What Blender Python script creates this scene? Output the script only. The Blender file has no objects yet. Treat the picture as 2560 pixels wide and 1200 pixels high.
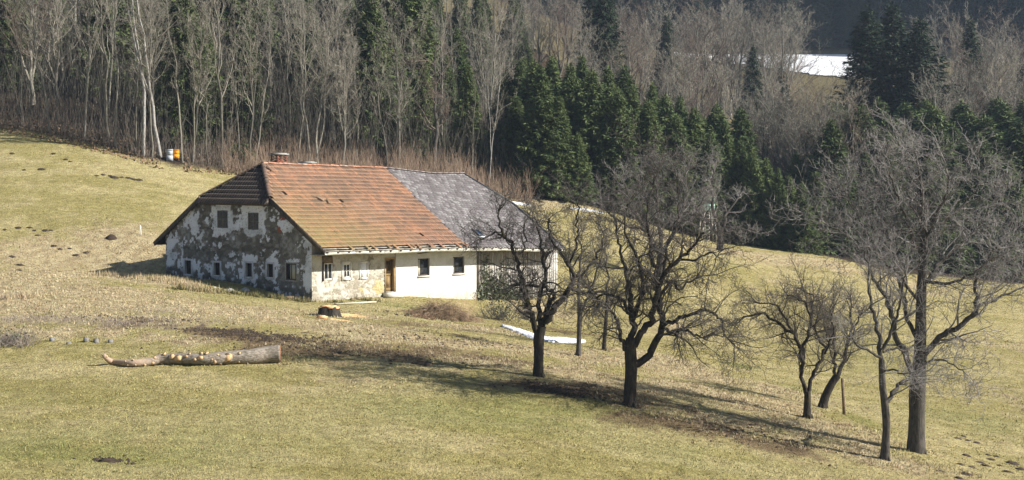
import bpy, math, random
import numpy as np
from mathutils import Vector, Matrix

# ------------------------------------------------------------------ scene, camera, light
sc = bpy.context.scene
COL = sc.collection
F, V0, CZ = 3370.0, 478.0, 6.3            # focal length (px of a 2560 wide frame), horizon row, eye height above the house corner
TH = math.atan((600 - V0) / F)
cam_d = bpy.data.cameras.new('camera')
cam = bpy.data.objects.new('camera', cam_d)
COL.objects.link(cam)
cam_d.sensor_width = 36.0
cam_d.lens = 36.0 * F / 2560.0
cam_d.clip_start, cam_d.clip_end = 0.5, 2000
cam.location = (0, 0, CZ)
cam.rotation_euler = (math.pi / 2 - TH, 0, 0)
sc.camera = cam

SUN_EL = math.radians(32.8)
SUN_H = Vector((0.985, -0.172, 0)).normalized()      # horizontal direction towards the sun
S = Vector((SUN_H.x * math.cos(SUN_EL), SUN_H.y * math.cos(SUN_EL), math.sin(SUN_EL)))
sl = bpy.data.lights.new('sun', 'SUN')
sl.energy = 5.0
sl.angle = math.radians(0.5)
sl.color = (1.0, 0.95, 0.87)
sun = bpy.data.objects.new('sun', sl)
COL.objects.link(sun)
sun.rotation_euler = S.to_track_quat('Z', 'Y').to_euler()
sun.location = (60, -10, 60)

W = bpy.data.worlds.new('World')
sc.world = W
W.use_nodes = True
wn = W.node_tree
wn.nodes.clear()
sky = wn.nodes.new('ShaderNodeTexSky')
sky.sky_type = 'NISHITA'
sky.sun_disc = False
sky.sun_elevation = SUN_EL
sky.sun_rotation = math.atan2(SUN_H.x, SUN_H.y)
sky.altitude = 600
bg = wn.nodes.new('ShaderNodeBackground')
bg.inputs['Strength'].default_value = 0.052
wo = wn.nodes.new('ShaderNodeOutputWorld')
wn.links.new(sky.outputs[0], bg.inputs[0])
wn.links.new(bg.outputs[0], wo.inputs[0])

vs = sc.view_settings
vs.view_transform = 'Standard'
vs.look = 'None'
vs.exposure = 1.15
vs.gamma = 1.0
vs.use_curve_mapping = False
sc.cycles.max_bounces = 5
sc.cycles.diffuse_bounces = 3
sc.cycles.glossy_bounces = 2
sc.cycles.transparent_max_bounces = 8
sc.cycles.volume_bounces = 0

rng = np.random.default_rng(11)
random.seed(5)

# ------------------------------------------------------------------ small helpers
FWD = np.array([0, math.cos(TH), -math.sin(TH)])
UPV = np.array([0, math.sin(TH), math.cos(TH)])
EYE = np.array([0, 0, CZ])

def ray(px, py):
    return FWD + np.array([1.0, 0, 0]) * (px - 1280) / F + UPV * (600 - py) / F

def at(px, py, y):                       # point seen at a pixel of the photograph at distance y
    d = ray(px, py)
    return EYE + d * (y / d[1])

def proj(P):
    q = np.asarray(P) - EYE
    w = q @ FWD
    return (1280 + F * q[0] / w, 600 - F * (q @ UPV) / w)

def on_plane(px, py, P0, n):
    d = ray(px, py)
    return EYE + d * (np.dot(P0 - EYE, n) / np.dot(d, n))

def nrm(v):
    return v / np.maximum(np.linalg.norm(v, axis=-1, keepdims=True), 1e-9)

def hash2(ix, iy, seed):
    h = (ix.astype(np.int64) * 374761393 + iy.astype(np.int64) * 668265263 + seed * 974634777) & 0xffffffff
    h = ((h ^ (h >> 13)) * 1274126177) & 0xffffffff
    return ((h ^ (h >> 16)) & 0xffff) / 65535.0

def vnoise(x, y, seed=0):
    ix, iy = np.floor(x), np.floor(y)
    fx, fy = x - ix, y - iy
    fx, fy = fx * fx * (3 - 2 * fx), fy * fy * (3 - 2 * fy)
    a = hash2(ix, iy, seed); b = hash2(ix + 1, iy, seed)
    c = hash2(ix, iy + 1, seed); d = hash2(ix + 1, iy + 1, seed)
    return (a * (1 - fx) + b * fx) * (1 - fy) + (c * (1 - fx) + d * fx) * fy

def fbm(x, y, seed=0, octv=4):
    s, a, t = 0, 0.5, 0
    for i in range(octv):
        s = s + a * vnoise(x * 2 ** i, y * 2 ** i, seed + i * 17)
        t += a
        a *= 0.5
    return s / t                          # 0..1, mean .5

def worley(x, y, seed=0):                # distance to nearest and second nearest jittered seed, and the seed's random value
    ix, iy = np.floor(x), np.floor(y)
    d1 = np.full(x.shape, 9.0); d2 = np.full(x.shape, 9.0); rid = np.zeros(x.shape)
    for ox in (-1, 0, 1):
        for oy in (-1, 0, 1):
            cx, cy = ix + ox, iy + oy
            sx = cx + 0.15 + 0.7 * hash2(cx, cy, seed)
            sy = cy + 0.15 + 0.7 * hash2(cx, cy, seed + 5)
            d = np.hypot(x - sx, y - sy)
            nb = d < d1
            d2 = np.where(nb, d1, np.minimum(d2, d))
            rid = np.where(nb, hash2(cx, cy, seed + 9), rid)
            d1 = np.where(nb, d, d1)
    return d1, d2, rid

def sstep(a, b, x):
    t = np.clip((x - a) / (b - a), 0, 1)
    return t * t * (3 - 2 * t)

def mesh_np(name, V, faces, mats=(), col=None, smooth=False, midx=None):
    """faces: list of (N,k) index arrays"""
    V = np.asarray(V, dtype=np.float32).reshape(-1, 3)
    me = bpy.data.meshes.new(name)
    me.vertices.add(len(V))
    me.vertices.foreach_set('co', V.ravel())
    faces = [np.asarray(f, dtype=np.int32) for f in faces if len(f)]
    tot = [np.full(len(f), f.shape[1], dtype=np.int32) for f in faces]
    tot = np.concatenate(tot)
    idx = np.concatenate([f.ravel() for f in faces])
    st = np.concatenate([[0], np.cumsum(tot)[:-1]]).astype(np.int32)
    me.loops.add(len(idx))
    me.loops.foreach_set('vertex_index', idx)
    me.polygons.add(len(tot))
    me.polygons.foreach_set('loop_start', st)
    me.polygons.foreach_set('loop_total', tot)
    if midx is not None:
        me.polygons.foreach_set('material_index', np.asarray(midx, dtype=np.int32))
    if smooth:
        me.polygons.foreach_set('use_smooth', np.ones(len(tot), dtype=bool))
    me.update(calc_edges=True)
    if col is not None:
        ca = me.color_attributes.new('Col', 'FLOAT_COLOR', 'POINT')
        c4 = np.ones((len(V), 4), dtype=np.float32)
        c4[:, :3] = col
        ca.data.foreach_set('color', c4.ravel())
    for m in mats:
        me.materials.append(m)
    return me

def tag(o, label=None, cat=None, group=None, kind=None):
    if label: o['label'] = label
    if cat: o['category'] = cat
    if group: o['group'] = group
    if kind: o['kind'] = kind
    return o

def wloc(o):
    p = np.zeros(3)
    while o is not None:
        p = p + np.array(o.location)
        o = o.parent
    return p

def obj(name, me, parent=None, loc=None):
    o = bpy.data.objects.new(name, me)
    COL.objects.link(o)
    if parent: o.parent = parent
    if loc is not None: o.location = loc
    return o

def add(name, V, faces, mat, parent=None, **kw):        # world-space vertices -> one mesh object under its parent
    V = np.asarray(V, dtype=float).reshape(-1, 3)
    if parent is not None:
        V = V - wloc(parent)
    ms = mat if isinstance(mat, (list, tuple)) else [mat]
    return obj(name, mesh_np(name, V, faces, ms, **kw), parent)

def empty(name, loc, label, cat, group=None):
    o = bpy.data.objects.new(name, None)
    COL.objects.link(o)
    o.location = loc
    o.empty_display_size = 0.2
    return tag(o, label, cat, group)

def dup(root, loc, rotz=0.0, scale=(1, 1, 1), label=None, tilt=(0, 0)):
    r = root.copy()
    COL.objects.link(r)
    r.location = loc
    r.rotation_euler = (tilt[0], tilt[1], rotz)
    r.scale = scale
    if label: r['label'] = label
    for ch in KIDS[root.name]:
        c = ch.copy()
        COL.objects.link(c)
        c.parent = r
    return r
KIDS = {}

BOXF = np.array([[0, 3, 2, 1], [4, 5, 6, 7], [0, 1, 5, 4], [1, 2, 6, 5], [2, 3, 7, 6], [3, 0, 4, 7]])

def frame_box(O, X, Y, Z):               # parallelepiped: corner O, edge vectors
    O, X, Y, Z = map(lambda a: np.asarray(a, float), (O, X, Y, Z))
    return np.array([O, O + X, O + X + Y, O + Y, O + Z, O + X + Z, O + X + Y + Z, O + Y + Z])

class MB:                                 # collects boxes and tubes for ONE mesh
    def __init__(s): s.V, s.F, s.n = [], [], 0
    def raw(s, V, F):
        s.V.append(np.asarray(V, float).reshape(-1, 3))
        for f in F: s.F.append(np.asarray(f) + s.n)
        s.n += len(s.V[-1])
        return s
    def box(s, O, X, Y, Z): return s.raw(frame_box(O, X, Y, Z), [BOXF])
    def bar(s, a, b, w, h, up=(0, 0, 1)):
        a, b = np.asarray(a, float), np.asarray(b, float)
        d = nrm(b - a); u = np.asarray(up, float); x = nrm(np.cross(d, u)); u = np.cross(x, d)
        return s.box(a - x * w / 2 - u * h / 2, b - a, x * w, u * h)
    def tube(s, P, R, n=8, cap=True):
        P = np.asarray(P, float)[None]; R = np.broadcast_to(np.asarray(R, float), P.shape[1])[None]
        V, F_ = tubes(P, R, n)
        s.raw(V, [F_])
        if cap:
            k = P.shape[1]
            b0 = s.n - n * k
            s.F.append(np.array([[b0 + n - 1 - i for i in range(n)]]))
            s.F.append(np.array([[b0 + n * (k - 1) + i for i in range(n)]]))
        return s
    def build(s, name, mat, parent=None, **kw):
        by = {}
        for f in s.F: by.setdefault(f.shape[1], []).append(f)
        return add(name, np.concatenate(s.V), [np.concatenate(v) for v in by.values()], mat, parent, **kw)

def tubes(P, R, n):
    """P (N,K,3), R (N,K) -> verts, quads of N open tubes"""
    N, K, _ = P.shape
    T = nrm(np.gradient(P, axis=1))
    m = nrm(P[:, -1] - P[:, 0])
    ref = np.where(np.abs(m[:, 2:3]) < 0.8, np.array([[0, 0, 1.0]]), np.array([[1.0, 0.2, 0]]))
    A = nrm(np.cross(T, ref[:, None, :]))
    B = np.cross(T, A)
    an = np.arange(n) * 2 * math.pi / n
    V = P[:, :, None, :] + R[:, :, None, None] * (np.cos(an)[None, None, :, None] * A[:, :, None, :] + np.sin(an)[None, None, :, None] * B[:, :, None, :])
    i = np.arange(N)[:, None, None]; k = np.arange(K - 1)[None, :, None]; j = np.arange(n)[None, None, :]
    j2 = (j + 1) % n
    b = (i * K + k) * n
    Q = np.stack([b + j, b + j2, b + n + j2, b + n + j], -1).reshape(-1, 4)
    return V.reshape(-1, 3), Q

# ------------------------------------------------------------------ materials
class NT:
    def __init__(s, name, rough=0.9, spec=0.2):
        s.m = bpy.data.materials.new(name)
        s.m.use_nodes = True
        s.t = s.m.node_tree
        s.t.nodes.clear()
        s.out = s.n('ShaderNodeOutputMaterial')
        s.b = s.n('ShaderNodeBsdfPrincipled')
        s.b.inputs['Roughness'].default_value = rough
        s.b.inputs['Specular IOR Level'].default_value = spec
        s.l(s.b.outputs[0], s.out.inputs[0])
        s._co = None
    def n(s, t): return s.t.nodes.new(t)
    def l(s, a, b): s.t.links.new(a, b)
    def co(s):
        if s._co is None:
            g = s.n('ShaderNodeNewGeometry')
            s._co = g.outputs['Position']
        return s._co
    def oco(s):
        return s.n('ShaderNodeTexCoord').outputs['Object']
    def noise(s, scale, detail=4, rough=0.6, vec=None, stretch=None):
        v = vec if vec is not None else s.co()
        if stretch is not None:
            mp = s.n('ShaderNodeMapping')
            mp.inputs['Scale'].default_value = stretch
            s.l(v, mp.inputs[0]); v = mp.outputs[0]
        x = s.n('ShaderNodeTexNoise')
        x.inputs['Scale'].default_value = scale
        x.inputs['Detail'].default_value = detail
        x.inputs['Roughness'].default_value = rough
        s.l(v, x.inputs['Vector'])
        return x.outputs['Fac']
    def ramp(s, fac, stops):
        r = s.n('ShaderNodeValToRGB')
        e = r.color_ramp.elements
        while len(e) < len(stops): e.new(0.5)
        for q, (p, c) in zip(e, stops):
            q.position = p
            q.color = (*c, 1) if len(c) == 3 else c
        s.l(fac, r.inputs[0])
        return r.outputs[0]
    def mix(s, fac, a, b, mode='MIX'):
        x = s.n('ShaderNodeMix')
        x.data_type = 'RGBA'
        x.blend_type = mode
        for sock, v in ((x.inputs[0], fac), (x.inputs[6], a), (x.inputs[7], b)):
            if isinstance(v, (int, float)): sock.default_value = v
            elif isinstance(v, (tuple, list)): sock.default_value = (*v, 1)
            else: s.l(v, sock)
        return x.outputs[2]
    def attr(s, name='Col'):
        a = s.n('ShaderNodeAttribute')
        a.attribute_name = name
        return a.outputs['Color']
    def rand(s): return s.n('ShaderNodeObjectInfo').outputs['Random']
    def color(s, c):
        if isinstance(c, (tuple, list)): s.b.inputs['Base Color'].default_value = (*c, 1)
        else: s.l(c, s.b.inputs['Base Color'])
        return s
    def bump(s, h, dist=0.05, strength=1.0):
        x = s.n('ShaderNodeBump')
        x.inputs['Strength'].default_value = strength
        x.inputs['Distance'].default_value = dist
        s.l(h, x.inputs['Height'])
        s.l(x.outputs[0], s.b.inputs['Normal'])
        return s

def speckled(name, c1, c2, scale, rough=0.9, spec=0.2, bump=0.0, stretch=None, lo=0.35, hi=0.65, obj_space=False):
    k = NT(name, rough, spec)
    f = k.noise(scale, 6, 0.65, vec=k.oco() if obj_space else None, stretch=stretch)
    k.color(k.ramp(f, [(lo, c1), (hi, c2)]))
    if bump: k.bump(f, bump)
    return k.m

def bark_mat(name, c1, c2, moss=None, var=0.0):
    k = NT(name, 0.95, 0.1)
    f = k.noise(14, 5, 0.7, stretch=(1, 1, 0.25))
    c = k.ramp(f, [(0.3, c1), (0.7, c2)])
    if var:
        c = k.mix(k.ramp(k.rand(), [(0, (0, 0, 0)), (1, (var,) * 3)]), c, tuple(x * 0.35 for x in c1))
    if moss:
        c = k.mix(k.ramp(k.noise(2.3, 3), [(0.58, (0, 0, 0)), (0.75, (0.7,) * 3)]), c, moss)
    k.color(c)
    k.bump(f, 0.02)
    return k.m

def attr_mat(name, amt=0.35, scale=9, rough=0.95, bump=0.03, spec=0.1, lo=0.55, hi=1.3):
    k = NT(name, rough, spec)
    f = k.noise(scale, 7, 0.7)
    c = k.mix(1.0, k.attr(), k.ramp(f, [(0.3, (lo,) * 3), (0.7, (hi,) * 3)]), 'MULTIPLY')
    k.color(c)
    if bump: k.bump(f, bump)
    return k.m

M = {}
M['bark_dark'] = bark_mat('orchard_bark', (0.018, 0.015, 0.013), (0.066, 0.058, 0.049), moss=(0.085, 0.075, 0.02))
M['twig_dark'] = speckled('orchard_twig', (0.045, 0.040, 0.036), (0.135, 0.12, 0.107), 5)
M['bark_grey'] = bark_mat('grey_bark', (0.025, 0.022, 0.02), (0.125, 0.113, 0.10))
M['twig_grey'] = speckled('grey_twig', (0.10, 0.092, 0.085), (0.31, 0.29, 0.275), 3)
M['bark_forest'] = bark_mat('forest_bark', (0.14, 0.13, 0.105), (0.36, 0.335, 0.28), var=0.9)
M['twig_forest'] = speckled('forest_twig', (0.112, 0.102, 0.082), (0.335, 0.308, 0.25), 1.2)
M['twig_brown'] = speckled('brown_twig', (0.09, 0.07, 0.055), (0.22, 0.175, 0.14), 1.2)
M['bark_birch'] = bark_mat('birch_bark', (0.11, 0.10, 0.09), (0.46, 0.44, 0.41))
M['bark_spruce'] = speckled('spruce_bark', (0.05, 0.04, 0.03), (0.12, 0.09, 0.07), 6)

def needle_mat(name, a, b, tip):
    k = NT(name, 0.8, 0.2)
    c = k.ramp(k.noise(0.9, 3), [(0.35, a), (0.65, b)])
    c = k.mix(k.ramp(k.noise(5, 2), [(0.52, (0, 0, 0)), (0.7, (0.8,) * 3)]), c, tip)
    c = k.mix(k.ramp(k.rand(), [(0, (0, 0, 0)), (1, (0.55,) * 3)]), c, tuple(x * 0.55 for x in a))
    k.color(c)
    return k.m
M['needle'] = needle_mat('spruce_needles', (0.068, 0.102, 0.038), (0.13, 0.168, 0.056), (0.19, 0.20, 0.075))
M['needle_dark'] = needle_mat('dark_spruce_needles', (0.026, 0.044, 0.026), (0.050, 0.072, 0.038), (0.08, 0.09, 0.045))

# ------------------------------------------------------------------ terrain
def zpt(px, py, z):
    d = ray(px, py)
    return EYE + d * ((z - CZ) / d[2])

CTRL = [zpt(*a) for a in [
    (0, 1200, -1.2), (640, 1200, -1.4), (1280, 1200, -1.9), (1920, 1200, -2.8), (2560, 1200, -3.9),
    (0, 1050, -.8), (640, 1050, -1.0), (1280, 1050, -1.45), (0, 915, -.3), (480, 920, -.4), (900, 930, -.62), (1345, 940, -1.0),
    (1575, 1015, -1.6), (1750, 1100, -2.2), (2020, 1045, -2.75), (2212, 1150, -3.2), (2290, 1130, -3.35), (2340, 1140, -3.5),
    (0, 835, .3), (300, 838, .25), (560, 840, .1), (700, 850, -.05), (900, 850, -.2),
    (0, 740, 1.0), (300, 722, 1.1), (480, 702, 1.05), (600, 735, .5), (780, 757, 0), (900, 764, -.12),
    (1040, 748, -.25), (1180, 765, -.9), (1120, 800, -.75), (1255, 815, -1.05), (1450, 855, -1.3), (1445, 890, -1.35), (1510, 875, -1.5),
    (1390, 785, -1.9), (1650, 870, -2.2), (1780, 900, -2.85), (1920, 945, -3.0), (2100, 1035, -3.15), (2560, 1190, -4.2),
    (2560, 1000, -4.2), (2300, 1000, -3.8), (1800, 750, -1.6), (2000, 800, -2.6), (2250, 830, -3.3), (2560, 850, -4.0),
    (100, 655, 1.85), (300, 655, 1.75), (0, 690, 1.6), (415, 684, 1.09)]]
CTRL += [at(*a) for a in [
    (2560, 735, 125), (2300, 735, 122), (2400, 715, 124), (2200, 682, 122), (2040, 642, 122), (1800, 612, 125), (1700, 590, 124), (1600, 560, 122),
    (1480, 525, 120), (1300, 512, 119), (1500, 650, 104), (1640, 700, 100),
    (0, 308, 118), (200, 337, 116), (430, 405, 112), (600, 420, 116), (800, 432, 118), (1000, 442, 119), (1200, 470, 120),
    (0, 450, 103), (0, 600, 88), (200, 560, 92), (350, 590, 90), (480, 520, 100), (-300, 400, 110), (-300, 700, 75), (3000, 800, 110), (-300, 1000, 45)]]
CTRL += [np.array(a, float) for a in [
    (-18, 92, 2.3), (-8, 100, 3.0), (3, 104, 2.0), (6, 97, -.4), (-4, 92, .5),
    (0, 20, -2.4), (0, 4, -1.0), (-20, 15, -2.0), (25, 20, -3.4), (40, 35, -4.3), (-30, 30, -1.3), (60, 60, -4.6),
    (-85, 150, 26), (-60, 150, 24.5), (-30, 150, 20), (0, 150, 11.5), (20, 150, 5), (45, 150, -1.2), (70, 150, -3), (110, 150, -3.5),
    (-100, 200, 46), (-40, 200, 39), (0, 200, 28), (30, 200, 12), (60, 200, 6), (110, 200, 4), (170, 200, 4), (220, 120, -3), (-140, 260, 62), (220, 220, 8)]]
CTRL = np.array(CTRL)
SCL = 50.0
def _phi(r2): return 0.5 * r2 * np.log(r2 + 1e-9)
def _tps():
    X = CTRL[:, :2] / SCL
    n = len(X)
    K = _phi(((X[:, None] - X[None]) ** 2).sum(-1)) + np.eye(n) * 1e-3
    Pm = np.c_[np.ones(n), X]
    A = np.zeros((n + 3, n + 3))
    A[:n, :n] = K; A[:n, n:] = Pm; A[n:, :n] = Pm.T
    return np.linalg.solve(A, np.r_[CTRL[:, 2], 0, 0, 0])
TPS = _tps()
def height(x, y):
    x, y = np.broadcast_arrays(np.asarray(x, float), np.asarray(y, float))
    sh = x.shape
    X = np.stack([x.ravel(), y.ravel()], -1) / SCL
    out = np.empty(len(X))
    C = CTRL[:, :2] / SCL
    for i in range(0, len(X), 20000):
        q = X[i:i + 20000]
        r2 = ((q[:, None] - C[None]) ** 2).sum(-1)
        out[i:i + 20000] = _phi(r2) @ TPS[:-3] + TPS[-3] + q @ TPS[-2:]
    out = out.reshape(sh)
    sp = lambda t, k_: np.logaddexp(0, t / k_) * k_
    base = np.interp(y, [200, 240, 272, 285, 340, 352, 480], [4, 12, 26.5, 29.6, 40, 47, 165])
    farz = base + .38 * sp(34 - x, 6) * (1 - .4 * sstep(300, 420, y)) + sstep(262, 327, y) * 1.9 * sp(x - 178, 8)  # last term: unseen ridge at the right, shaped to shade the far slope
    wf = sstep(205, 262, y)
    out = out * (1 - wf) + farz * wf
    near = 1 - sstep(120, 170, y)
    out = out + near * (0.10 * (fbm(x * 0.5, y * 0.5, 3) - .5) + 0.10 * (fbm(x * 2.2, y * 2.2, 8, 3) - .5))
    return out

_ys = np.concatenate([np.arange(25, 130, 0.12), np.arange(130, 420, 0.6)])
def ground(px, py):                       # where a ray meets the terrain
    d = ray(px, py)
    P = EYE[None] + d[None] * (_ys / d[1])[:, None]
    h = height(P[:, 0], P[:, 1])
    b = np.nonzero(P[:, 2] <= h)[0]
    i = b[0] if len(b) else len(_ys) - 1
    return np.array([P[i, 0], P[i, 1], h[i]])

def gz(x, y): return float(height(np.array([x]), np.array([y]))[0])

# ground cover zones: (pixel x, pixel y, radius across m, radius in depth m, strength)
def blobs(x, y, L):
    w = np.zeros_like(x)
    for px, py, rx, ry, st in L:
        c = ground(px, py)
        d = ((x - c[0]) / rx) ** 2 + ((y - c[1]) / ry) ** 2
        w = np.maximum(w, st * np.exp(-d * 1.2))
    return w
STRAW = [(150, 640, 6, 4, 1), (330, 640, 5, 5, .9), (60, 740, 6, 5, .9), (250, 730, 6, 4, 1), (430, 710, 3, 2.5, 1), (60, 800, 5, 3, .7), (300, 800, 7, 3.5, .8),
         (560, 790, 5, 4, .7), (740, 790, 4, 3, .5), (900, 820, 5, 4, .9), (1100, 860, 5, 4, .8), (1000, 900, 5, 3, .5), (1450, 930, 4, 3, .8), (1500, 900, 4, 4, .8),
         (1700, 930, 4, 4, .9), (1750, 980, 4, 3, 1), (1880, 1010, 4, 4, 1), (2050, 1080, 4, 3, .9), (2250, 1160, 2.5, 2, .9), (1900, 640, 8, 5, .9), (1700, 600, 8, 4, .8),
         (2060, 660, 8, 5, .8), (1340, 500, 4, 5, .9), (1450, 515, 4, 4, .5), (2450, 860, 6, 10, .5), (2500, 980, 4, 6, .35), (2350, 760, 7, 5, .4), (1950, 720, 6, 8, .45), (500, 900, 5, 2, .35), (1350, 780, 4, 4, .8), (1700, 820, 4, 4, .6),
         (780, 440, 5, 2, .7), (560, 420, 5, 1.5, .5)]
STRAW += [(620, 770, 6, 3, .8), (820, 870, 5, 3, .7), (700, 900, 6, 2.5, .45), (1200, 900, 5, 3, .8), (1300, 870, 4, 3, .8), (1550, 960, 4, 3, .9), (1650, 900, 4, 4, .9), (1680, 1030, 4, 2.5, .7), (1820, 1060, 4, 3, .8), (1960, 1090, 4, 3, .7), (2120, 1120, 3, 3, .8), (950, 960, 5, 2, .4), (100, 700, 6, 4, .8), (400, 640, 4, 4, .7), (2550, 1000, 4, 8, .5), (2250, 700, 8, 6, .6), (1950, 980, 3, 4, .8), (2150, 1080, 3, 3, .7)]
STRAW += [(90, 760, 8, 5, 1), (350, 760, 7, 4, 1), (560, 775, 5, 3, .9), (700, 800, 4, 3, .9), (200, 690, 8, 5, 1), (20, 720, 6, 5, 1), (180, 830, 7, 2.5, .7), (450, 850, 6, 2, .6), (1000, 850, 5, 3, .9), (880, 790, 3, 3, .9), (1180, 820, 4, 3, .9), (330, 610, 7, 6, .8)]
SOIL = [(620, 835, 2.2, 1.3, .66), (560, 825, 1.6, 1.0, .55), (720, 850, 2.2, 1.2, .6), (1390, 970, 1.6, .9, .95), (1440, 975, 1.2, .6, .7), (800, 840, 2, 1.2, .5), (1150, 840, 3, 1.5, .5),
        (1060, 785, 2.2, 1.4, .75), (1600, 1040, 3, 1.3, .4), (1900, 1090, 3, 1.6, .55), (1760, 1040, 3, 1.6, .5), (340, 800, 3, 1.2, .3), (250, 655, 2, 1, .3), (1400, 830, 4, 3, .5), (870, 880, 3, 1.4, .5), (1050, 905, 3, 1, .35)]
BROWN_SHADE = [(780, 880, 4, 2, .9), (950, 880, 5, 2.5, .9), (1100, 880, 4, 2.5, .7), (680, 850, 3, 2, .9), (1250, 900, 4, 2, .6), (1450, 980, 4, 2, .8), (1560, 1000, 3, 2, .7), (1700, 1060, 4, 2, .8), (1880, 1100, 4, 2, .7), (560, 830, 3, 2, .8), (330, 810, 4, 2, .5), (1000, 810, 3, 3, .5), (1420, 830, 4, 4, .8)]  # brown soil, with the shade under the orchard trees put into the same tone
GREEN = [(240, 1120, 6, 3, .8), (100, 1000, 4, 3, .3), (600, 1080, 6, 4, .4), (1200, 1040, 5, 2.5, .9), (1400, 1020, 5, 2, .9), (980, 762, 2.6, 1.2, 1), (1700, 1140, 4, 2, .55),
         (1850, 915, 1.0, 2, 1), (2000, 975, 1, 2, 1), (2150, 1050, .8, 2, 1), (2420, 1050, 3, 3, .7), (100, 632, 2, .8, .8), (520, 740, 2, 1, .4), (640, 745, 2, 1, .5), (1050, 1010, 4, 1.5, .6), (880, 752, 2, .8, .7), (2200, 900, 4, 8, .35)]
LITTER = [(0, 300, 9, 3, 1), (140, 318, 8, 2.2, 1), (280, 355, 6, 2.2, 1), (380, 388, 4, 1.6, 1), (460, 395, 4, 3, .9), (560, 408, 5, 2.4, .9)]

def edge_dist(x, y):                       # >0 inside the woods behind the meadow
    px = 1280 + F * x / np.maximum(y, 1)
    e = np.interp(px, [-2000, 0, 200, 430, 600, 800, 1000, 1200, 1300, 1480, 1600, 1800, 2040, 2300, 2600, 4000],
                  [121, 117, 114, 110.5, 114.5, 116.5, 117.5, 119, 121, 123, 125, 128, 125, 128, 134, 140])
    return y - e

def zone_color(x, y):
    n1 = fbm(x * .22, y * .22, 21)
    n2 = fbm(x * 1.3, y * .9, 31)
    n3 = fbm(x * 3.5, y * 2.2, 41, 3)
    lawn = np.array([0.315, 0.277, 0.118]); lawn2 = np.array([0.44, 0.377, 0.205])
    straw = np.array([0.475, 0.40, 0.255]); straw2 = np.array([0.37, 0.295, 0.178])
    soil = np.array([0.075, 0.055, 0.038]); green = np.array([0.20, 0.215, 0.07]); litter = np.array([0.055, 0.042, 0.03])
    mixc = lambda a, b, t: a * (1 - t[..., None]) + b * t[..., None]
    c = mixc(np.broadcast_to(lawn, x.shape + (3,)), lawn2, sstep(.36, .64, n1 * .35 + n2 * .3 + fbm(x * .16 + y * .05, y * 1.1, 51) * .35))
    g = np.clip(blobs(x, y, GREEN) * 1.3 + (n1 - .5) * .5, 0, 1) * sstep(.25, .6, n2 + .12)
    c = mixc(c, green, np.clip(g, 0, 1) * .6)
    s = sstep(.28, .62, blobs(x, y, STRAW) * .85 + (n2 - .5) * .7 + (n3 - .5) * .35)
    c = mixc(c, mixc(np.broadcast_to(straw, c.shape), straw2, sstep(.35, .7, n3)), s)
    bw = sstep(.2, .62, blobs(x, y, BROWN_SHADE) * .9 + (n2 - .5) * .8 + (n3 - .5) * .4)
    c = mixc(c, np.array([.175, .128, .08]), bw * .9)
    d = sstep(.34, .6, blobs(x, y, SOIL) * .9 + (n2 - .5) * .6 + (n3 - .5) * .75)
    c = mixc(c, soil, d * .9)
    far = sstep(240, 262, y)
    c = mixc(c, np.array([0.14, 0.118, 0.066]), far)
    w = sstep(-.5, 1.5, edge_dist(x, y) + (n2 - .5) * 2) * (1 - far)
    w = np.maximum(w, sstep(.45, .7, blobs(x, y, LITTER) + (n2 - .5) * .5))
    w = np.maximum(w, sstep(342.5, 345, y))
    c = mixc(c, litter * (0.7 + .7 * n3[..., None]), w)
    pxx = 1280 + F * x / np.maximum(y, 1)
    lo = np.interp(pxx, [1600, 1690, 1990, 2140, 2400], [342, 333, 300, 286, 286])
    sn = sstep(-2, 2, y - lo - 10 * (fbm(x * .15, y * .25, 77) - .5)) * sstep(0, 1.5, 342 - y) * sstep(0, 3, x - 34) * sstep(2160, 2130, pxx)
    sn = sn * sstep(.28, .36, fbm(x * .12, y * .3, 99) + sstep(286, 306, y) * .5)
    return c, sn
# ------------------------------------------------------------------ ground
def ground_mat():
    k = NT('meadow_ground', 0.98, 0.05)
    f1 = k.noise(2.2, 8, 0.7)
    f2 = k.noise(11, 5, 0.75, stretch=(1, .6, 1))
    c = k.mix(1.0, k.attr(), k.ramp(f1, [(0.32, (.68, .66, .62)), (0.68, (1.25, 1.25, 1.2))]), 'MULTIPLY')
    c = k.mix(1.0, c, k.ramp(f2, [(0.32, (.55, .55, .52)), (0.5, (1, 1, 1)), (0.68, (1.4, 1.35, 1.25))]), 'MULTIPLY')
    k.color(c)
    s = k.n('ShaderNodeMath'); s.operation = 'MULTIPLY_ADD'
    s.inputs[1].default_value = .6
    k.l(f1, s.inputs[0]); k.l(f2, s.inputs[2])
    k.bump(s.outputs[0], 0.22)
    return k.m
M['ground'] = ground_mat()
ys = np.concatenate([np.linspace(-12, 30, 43)[:-1], np.arange(30, 80, .22), np.arange(80, 132, .32), np.geomspace(132, 268, 70)[:-1], np.arange(268, 353, .8), np.linspace(353.5, 480, 40)])
us = np.linspace(-1, 1, 430)
GX = us[None, :] * (26 + .47 * np.maximum(ys, 0))[:, None]
wide = sstep(130, 260, ys)[:, None]
GX = GX * (1 + wide * .9)
GY = np.broadcast_to(ys[:, None], GX.shape)
GZ = height(GX, GY)
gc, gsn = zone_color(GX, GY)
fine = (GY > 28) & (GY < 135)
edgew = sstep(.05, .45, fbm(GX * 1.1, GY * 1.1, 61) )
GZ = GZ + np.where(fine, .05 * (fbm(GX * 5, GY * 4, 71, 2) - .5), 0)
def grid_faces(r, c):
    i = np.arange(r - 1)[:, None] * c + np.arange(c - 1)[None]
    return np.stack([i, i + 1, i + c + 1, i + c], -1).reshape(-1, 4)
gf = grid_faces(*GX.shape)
gme = mesh_np('ground', np.stack([GX, GY, GZ], -1), [gf], [M['ground']], gc.reshape(-1, 3), smooth=True)
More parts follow.
